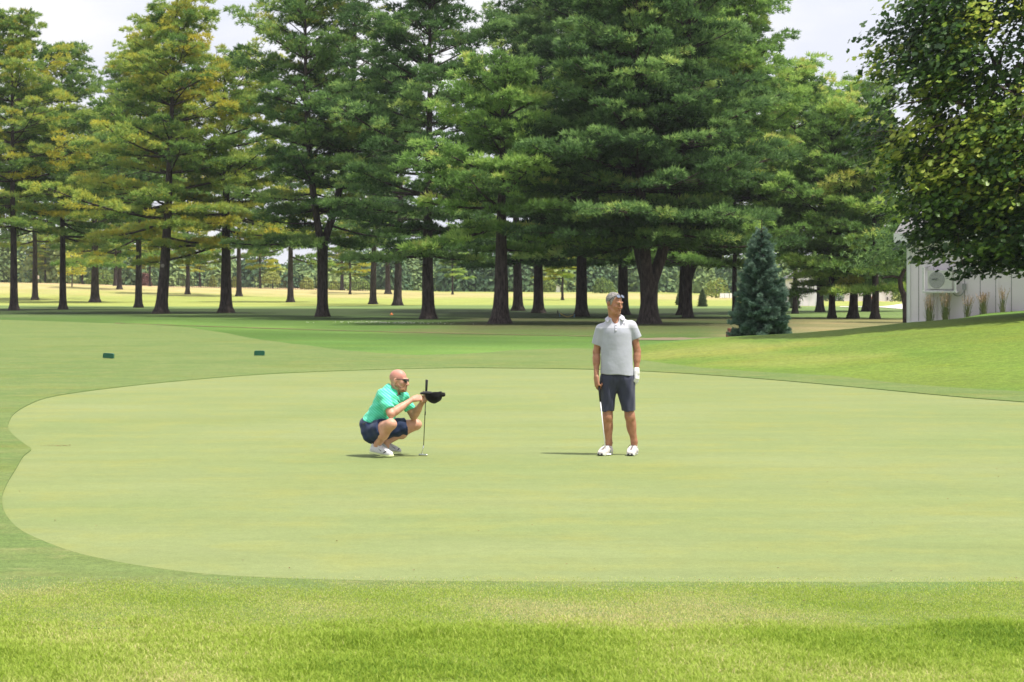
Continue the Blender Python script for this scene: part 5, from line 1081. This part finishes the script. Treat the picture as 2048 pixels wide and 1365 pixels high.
    hand_c = wr[0] + (.035, -.055, -.095); top = hand_c + (-.016, .0, .075); g1 = L(1200.2, 804, -.085); tip = L(1210.5, 903, -.14)
    top = L(1197.2, 766, -.062)
    mb.tube([top, g1], [.0145, .0105], 10); mb.build('grip', M_GRIP, Pp, smooth=True)
    mb = MB(); mb.tube([g1, tip], [.0064, .0052], 8); mb.build('shaft', mat_plain('lit_steel_shaft', (.74, .74, .76), .3, var=.02), Pp, smooth=True)  # steel shaft; its sunlit gleam is put into a near-white colour
    mb = MB(); x0, y0 = tip[0], tip[1]; mb.tube([tip, (x0 + .004, y0, .012)], [.006, .007], 8); mb.build('hosel', M_CHROME, Pp, smooth=True)
    V = Vol((-.10, -.08, -.01), (.10, .10, .05), .003); V.cap((-.042, -.012, .012), (.042, -.012, .012), .012, .012, .004); V.ell((0, .022, .010), (.040, .036, .012), .008); V.ell((0, .028, .022), (.02, .022, .010), .004, 'sub'); V.plane((0, 0, .0), (0, 0, -1))
    hd = link('club_head', V.mesh('club_head'), M_CHROME, Pp); hd.location = (x0 + .010, y0, .001); hd.rotation_euler = (0, 0, .2)
man_standing()

def man_crouching():
    D0 = F * CAMH / (913.5 - H0); OX = (790 - 1024) / F * D0; S = F / D0
    root = thing('person', 'crouching bald man with short beard in mint striped polo, navy shorts and white shoes', 'person', (OX, D0, .006))
    L = lambda px, py, dy=0.0: np.array(((px - 790) / S * (1 + dy / D0), dy, (914 - py) / S * (1 + dy / D0) + dy * 12.9 / S * 0))
    # rows move down by 12.9 px per metre nearer on the ground; points above it are placed directly
    fac = unit(np.array((.93, -.36, 0)))
    HR = rot(math.radians(70), .10, 0.0); HC = L(797.5, 763.0, -.02)
    sh = (L(767, 790, -.16), L(805, 797, .13)); el = (L(785, 826, -.30), L(826, 836, .17)); wr = (L(826.5, 798.5, -.15), L(845, 806, .045))
    hip = (L(745, 865, -.10), L(752, 862, .10)); knee = (L(784, 846.5, -.34), L(829, 854.5, .24)); ank = (L(753, 893, -.15), L(770, 888, .14))
    V = Vol((-.44, -.50, 0), (.48, .42, 1.02), .0055)
    head(V, HC, HR, 1.0, neck=L(785, 795, .0))
    V.cap(sh[0] + (.0, .03, 0), sh[1] - (0, .03, 0), .045, .045, .03); V.cap(L(776, 808, 0), L(745, 850, 0), .10, .11, .05, sq=((0, 1, 0), 1.15)); V.ell(L(741, 863, 0), (.10, .16, .10), .04)
    for i in (0, 1):
        V.cap(sh[i], el[i], .054, .045, .035); V.cap(el[i], wr[i], .045, .028, .012); V.cap(el[i] * .8 + wr[i] * .2, el[i] * .5 + wr[i] * .5, .047, .040, .02)
        V.cap(hip[i], knee[i], .090, .062, .03); V.cap(knee[i], ank[i], .058, .040, .02); V.ell(knee[i] * .62 + ank[i] * .38 + (-.022, 0, -.004), (.062, .056, .085), .03); V.ell(knee[i] + (.012, -.01, .004), (.058, .05, .052), .02)
        V.cap(ank[i], ank[i] + (.01, 0, -.05), .036, .036, .02)
    hand(V, wr[0] + (.004, 0, .001), (1, -.02, .16), (-.12, -.75, .66), -1, (.75, .95, 1.1, 1.15), thumb=(.5, .45), s=1.05)
    hand(V, wr[1] + (.002, 0, .003), (.62, -.35, .55), (.45, .55, -.55), 1, (1.0, 1.1, 1.15, 1.15), thumb=(.5, .5), s=1.0)
    link('body', V.mesh('body'), M_SKIN2, root)
    # shirt
    V = Vol((-.44, -.42, .26), (.36, .34, .92), .0055)
    V.cap(sh[0] + (.0, .05, .0), sh[1] - (0, .04, 0), .070, .068, .07); V.cap(L(780, 781, 0), L(768, 800, 0), .07, .10, .06)
    V.cap(L(777, 806, 0), L(743, 848, 0), .128, .120, .06, sq=((0, 1, 0), 1.30)); V.cap(L(784, 800, 0), L(772, 838, 0), .07, .10, .06, sq=((0, 1, 0), 1.4))
    W = Vol((-.44, -.42, .26), (.36, .34, .92), .0055)
    ends = (sh[0] + (el[0] - sh[0]) * .80, sh[1] + (el[1] - sh[1]) * .66)
    for i in (0, 1): W.cap(sh[i], sh[i] + (ends[i] - sh[i]) * 1.5, .062, (.076, .070)[i], .0)
    X, Y, Z = np.meshgrid(*W.ax, indexing='ij', sparse=True); cuts = []
    for i in (0, 1): dv = unit(el[i] - sh[i]); cuts.append((X - ends[i][0]) * dv[0] + (Y - ends[i][1]) * dv[1] + (Z - ends[i][2]) * dv[2])
    W.f = np.maximum(W.f, np.where(Y < 0, cuts[0], cuts[1]).astype(np.float32)); k = .02; hh = np.clip(.5 + .5 * (V.f - W.f) / k, 0, 1); V.f = V.f * (1 - hh) + W.f * hh - k * hh * (1 - hh)
    V.plane(L(735, 848), (-.62, 0, -.60)); V.cap(L(790, 772, -.0), L(789, 790, 0), .068, .064, .01, 'sub'); V.cap(L(792, 784, -.05), L(797, 791, -.09), .045, .018, .01, 'sub')
    V.ripple(.0055, lambda x, y, z: np.sin(38 * x - 30 * z + 12 * y) * np.sin(18 * z + 12 * x) + .6 * np.sin(66 * z + 20 * x + 25 * y))
    M_MINT = mat_cloth('mint_polo', (.065, .60, .36), stripe=(.22, .74, .55), vec=(.62, 0, .78), freq=42, duty=.70, var=.08)
    shirt = link('shirt', V.mesh('shirt'), M_MINT, root)
    M_MC = mat_cloth('mint_collar', (.06, .58, .34)); A, B2 = [], []
    ax = unit(np.array((.10, 0, 1.0))); fw_ = unit(np.array((.9, -.40, -.10))); sd = unit(np.cross(ax, fw_))
    cc = L(789, 779, .0)
    for a in np.linspace(-2.55, 2.55, 21):
        f_ = abs(a) / 2.55; r1, r2 = .070, .092 + .012 * f_ ** 2; d1 = -fw_ * math.cos(a) + sd * math.sin(a)
        A.append(cc + d1 * r1 + ax * (.045 - .055 * f_)); B2.append(cc + d1 * r2 + ax * (.010 - .085 * f_ ** 1.3))
    ribbon('collar', A, B2, .006, M_MC, shirt)
    mb = MB(); p = L(797, 800, -.13); mb.tube([p, p + (.008, .0, -.035), p + (.024, .004, -.075)], [.009, .007, .004], 6); mb.build('placket_shadow_button', M_DK, shirt) if False else None
    mb = MB(); q0 = np.array(front_of(shirt, L(796, 798))[0]) + (0, -.004, 0); mb.add([q0, q0 + (.016, 0, -.028), q0 + (.030, .004, -.060), q0 + (.008, 0, -.040)], [(0, 1, 2, 3)]); e_ = mb.build('chest_mark', M_DK, shirt); e_.modifiers.new('thick', 'SOLIDIFY').thickness = .004
    # shorts with belt
    V = Vol((-.46, -.42, .10), (.22, .40, .46), .0055)
    V.ell(L(741.5, 861, 0), (.118, .185, .125), .0); V.cap(L(737, 850, 0), L(744, 858, 0), .10, .11, .03, sq=((0, 1, 0), 1.4))
    kf = (.62, .74); he_ = [hip[i] + (knee[i] - hip[i]) * kf[i] for i in (0, 1)]
    W = Vol((-.46, -.42, .10), (.22, .40, .46), .0055)
    for i in (0, 1): W.cap(hip[i], hip[i] + (he_[i] - hip[i]) * 1.4, .112, (.098, .088)[i], 0); W.cap(hip[i] + (0, 0, -.03), hip[i] + (he_[i] - hip[i]) * 1.4 + (0, 0, -.022), .10, .08, .02)
    X, Y, Z = np.meshgrid(*W.ax, indexing='ij', sparse=True); cuts = []
    for i in (0, 1): dv = unit(knee[i] - hip[i]); cuts.append((X - he_[i][0]) * dv[0] + (Y - he_[i][1]) * dv[1] + (Z - he_[i][2]) * dv[2])
    W.f = np.maximum(W.f, np.where(Y < 0, cuts[0], cuts[1]).astype(np.float32)); k = .03; hh = np.clip(.5 + .5 * (V.f - W.f) / k, 0, 1); V.f = V.f * (1 - hh) + W.f * hh - k * hh * (1 - hh)
    V.plane(L(735, 846.5), (.45, 0, 1.0)) if False else None
    V.ripple(.005, lambda x, y, z: np.sin(50 * x + 30 * z) * np.sin(22 * y + 2) + .5 * np.sin(70 * z - 30 * x))
    sh_ = link('shorts', V.mesh('shorts'), mat_cloth('navy_shorts', (.014, .026, .075), rough=.7), root)
    V = Vol((-.46, -.30, .28), (-.10, .30, .46), .0055); V.cap(L(739, 849, 0), L(741, 849, 0), .098, .098, .0, sq=((0, 1, 0), 1.75)); V.plane(L(731, 845.5), (-.35, 0, 1)); V.plane(L(731, 851.5), (.35, 0, -1)); V.plane(L(737, 849), (1, 0, .2))
    link('belt', V.mesh('belt'), M_DK, sh_)
    # beard and sunglasses
    V = Vol(HC - .16, HC + .16, .004); Hh = lambda *p: HC + HR @ np.array(p)
    V.cap(Hh(-.030, -.048, -.090), Hh(.030, -.048, -.090), .0335, .0335, .0); V.cap(Hh(-.012, -.079, -.102), Hh(.012, -.079, -.102), .021, .021, .02)
    for sx in (-1, 1): V.cap(Hh(sx * .0600, -.004, -.050), Hh(sx * .037, -.052, -.088), .0225, .025, .02)
    V.cap(Hh(-.022, -.091, -.047), Hh(.022, -.091, -.047), .0085, .0085, .012); [V.cap(Hh(sx * .066, .0, -.020), Hh(sx * .060, -.004, -.050), .013, .021, .015) for sx in (-1, 1)]; [V.cap(Hh(sx * .026, -.088, -.050), Hh(sx * .030, -.078, -.085), .010, .016, .012) for sx in (-1, 1)]
    link('beard', V.mesh('beard'), M_BEARD, root)
    V = Vol(HC - .16, HC + .16, .004); V.ell(Hh(0, .012, .034), (.0765, .0985, .0895), 0, R=HR); n_ = HR @ np.array((0, -.42, -1)); V.plane(Hh(0, -.06, .022), n_)
    link('scalp', V.mesh('scalp'), M_HEAD2, root)
    mf = MB(); ml = MB(); c0 = Hh(0, -.104, .010); G_ = lambda *p: tuple(c0 + HR @ np.array(p))
    for sx in (-1, 1):
        ring = [G_(sx * a, b, c) for a, b, c in ((.006, -.006, .013), (.034, -.002, .018), (.062, .018, .017), (.062, .020, .002), (.050, .010, -.018), (.030, -.002, -.022), (.012, -.006, -.010))]
        ml.add(ring + [G_(sx * .034, -.008, -.001)], [(i, (i + 1) % 7, 7) for i in range(7)]); mf.tube(ring[:4], [.0035] * 4, 5); mf.tube(ring[3:] + ring[:1], [.0026] * 5, 5)
        mf.tube([G_(sx * .064, .018, .013), G_(sx * .078, .065, .013), G_(sx * .082, .115, .008)], [.005, .0035, .003], 5)
    f_ = mf.build('sunglasses', M_DK, root, smooth=True); ml.build('lens', M_LENS, f_, smooth=False)
    mb = MB(); mb.tube([tuple(Hh(-.016, -.102, -.0635)), tuple(Hh(0, -.1045, -.0640)), tuple(Hh(.016, -.102, -.0635))], [.0016, .0026, .0016], 5); mb.build('mouth', bpy.data.materials['lip_line'], root)
    # shoes
    M_SH = mat_plain('white_mesh_shoe', (.58, .57, .60), .7, var=.05, scale=60, bump=.4, bscale=300); M_SO = mat_plain('lime_white_sole', (.72, .78, .42), .6, var=.12)
    h0 = ank[0] + (-.022, .008, 0); shoe(root, (h0[0] - .008, h0[1], .036), math.radians(-26), math.radians(8), M_SH, M_SO, M_DK, L=.275, logo=M_DK, laces=M_WHITE)
    h1 = ank[1] + (-.022, -.010, 0); shoe(root, (h1[0] - .005, h1[1], .034), math.radians(40), math.radians(7), mat_plain('grey_mesh_shoe', (.42, .41, .44), .7, var=.05), M_SO, M_DK, L=.275, logo=M_DK, laces=M_WHITE)
    # putter
    Pp = thing('putter', 'putter standing on its head between the crouching man\'s hands', 'golf club', root.location); yy = .012
    g0, g1, g2, tip = L(853.6, 761.5, yy), L(851.3, 806, yy), L(850.7, 812, yy), L(847.2, 893, yy - .01)
    mb = MB(); mb.tube([g0, g0 + (-.001, 0, -.004), g1], [.013, .0155, .0105], 10); mb.build('grip', M_GRIP, Pp, smooth=True)
    mb = MB(); mb.tube([g1, g2, tip], [.006, .0058, .005], 8); mb.build('shaft', mat_plain('dark_steel', (.20, .21, .19), .25, metal=.8), Pp, smooth=True)
    mb = MB(); m1 = g1 + (tip - g1) * .22; m2 = g1 + (tip - g1) * .30; mb.tube([m1, m2], [.0072, .0072], 8); mb.build('shaft_band', M_GRIP, Pp, smooth=True)
    hp = np.array((tip[0] - .022, tip[1] - .01, .022)); mb = MB(); mb.tube([tip, tip + (-.006, 0, -.03), hp], [.005, .005, .006], 8); mb.build('hosel', M_CHROME, Pp, smooth=True)
    V = Vol((-.10, -.08, -.01), (.10, .10, .05), .003); V.cap((-.045, 0, .013), (.042, 0, .013), .0125, .0115, .004); V.ell((-.0, .020, .010), (.045, .026, .010), .006); V.plane((0, 0, .001), (0, 0, -1))
    hd = link('club_head', V.mesh('club_head'), M_CHROME, Pp); hd.location = (tip[0] - .004, tip[1] - .012, .0); hd.rotation_euler = (0, 0, -.45)
    # cap held by its brim, upside down
    cp = thing('cap', 'black cap held upside down by its brim before the crouching man', 'cap', root.location); yc = -.085
    c0 = L(868.5, 789.5, yc); V = Vol(c0 - (.17, .12, .14), c0 + (.15, .12, .07), .004)
    Rc = rot(0, 0, .0); V.ell(c0 + (0, 0, -.002), (.098, .080, .100), .0); V.plane(c0 + (0, 0, .022), (-.12, 0, 1)); V.ell(c0 + (0, 0, .045), (.080, .066, .085), .004, 'sub')
    V.cap(c0 + (.075, -.03, -.004), c0 + (.108, -.012, -.008), .020, .022, .012, sq=((0, 0, 1), .9)); V.ripple(.0025, lambda x, y, z: np.sin(70 * x + 30 * z) * np.sin(60 * y))
    M_CAP = mat_cloth('black_twill', (.006, .006, .007), rough=.9); link('crown', V.mesh('cap_crown'), M_CAP, cp)
    V = Vol(c0 - (.19, .12, .14), c0 + (.15, .12, .07), .0035); V.ell(c0 + (-.075, 0, .010), (.082, .082, .024), .0); V.plane(c0 + (-.02, 0, 0), (1, 0, 0)); V.ell(c0 + (-.070, 0, -.012), (.085, .085, .022), .003, 'sub'); V.ell(c0 + (-.045, 0, -.012), (.05, .05, .02), 0, 'sub') if False else None
    link('brim', V.mesh('cap_brim'), M_CAP, cp)
    mb = MB()
    mb.tube([c0 + (.100, -.040, .018), c0 + (.122, -.01, .014), c0 + (.118, .03, .014)], [.006, .006, .006], 6); mb.build('back_strap', M_DK, cp)
man_crouching()

# far golfers by the left tree, a few pixels tall
def far_person(label, px, py, hpx, top, legs, skin=M_SKIN2):
    D = 560.0; s = D / F; x = (px - 1024) * s; z = CAMH - (py - H0) * s; t = thing('person', label, 'person', (x, D, z)); k = hpx * s / 1.75
    V = Vol((-.4, -.25, -.02), (.4, .25, 1.8), .03); V.ell((0, 0, 1.63), (.10, .11, .13), 0); V.cap((0, 0, 1.5), (0, 0, 1.35), .06, .07, .03); V.cap((-.15, 0, 1.38), (.15, 0, 1.38), .07, .07, .05); V.cap((0, 0, 1.3), (0, 0, .95), .15, .14, .05)
    for sg in (-1, 1):
        V.cap((sg * .19, 0, 1.38), (sg * .24, 0, 1.08), .045, .04, .02); V.cap((sg * .24, 0, 1.08), (sg * .20, -.12, .86), .04, .03, .01); V.cap((sg * .09, 0, .92), (sg * .15, 0, .48), .08, .055, .03); V.cap((sg * .15, 0, .48), (sg * .18, 0, .04), .055, .04, .02); V.cap((sg * .18, 0, .03), (sg * .2, -.14, .02), .04, .03, .02)
    b = link('body', V.mesh('far_body'), skin, t)
    V = Vol((-.4, -.25, .8), (.4, .25, 1.5), .03); V.cap((-.15, 0, 1.38), (.15, 0, 1.38), .09, .09, .05); V.cap((0, 0, 1.3), (0, 0, .92), .18, .17, .05); [V.cap((sg * .19, 0, 1.38), (sg * .23, 0, 1.14), .065, .06, .02) for sg in (-1, 1)]; link('shirt', V.mesh('far_shirt'), top, t)
    V = Vol((-.4, -.25, -.02), (.4, .25, 1.1), .03); V.cap((0, 0, .98), (0, 0, .9), .16, .16, .02); [(V.cap((sg * .09, 0, .92), (sg * .15, 0, .48), .11, .085, .03), V.cap((sg * .15, 0, .48), (sg * .18, 0, .12), .085, .07, .02)) for sg in (-1, 1)]; link('trousers', V.mesh('far_trousers'), legs, t)
    for c in t.children: c.scale = (k, k, k)
    return t
far_person('tiny far golfer in white top and pink trousers beside the leftmost trunk', 47.5, 567.5, 14, M_DK, mat_plain('pink_cloth', (.75, .45, .45), .8))
far_person('tiny far golfer in pale top and yellow trousers right of the one in pink', 56, 567.5, 12, mat_plain('pale_cloth', (.65, .66, .70), .8), mat_plain('yellow_cloth', (.75, .48, .03), .8))
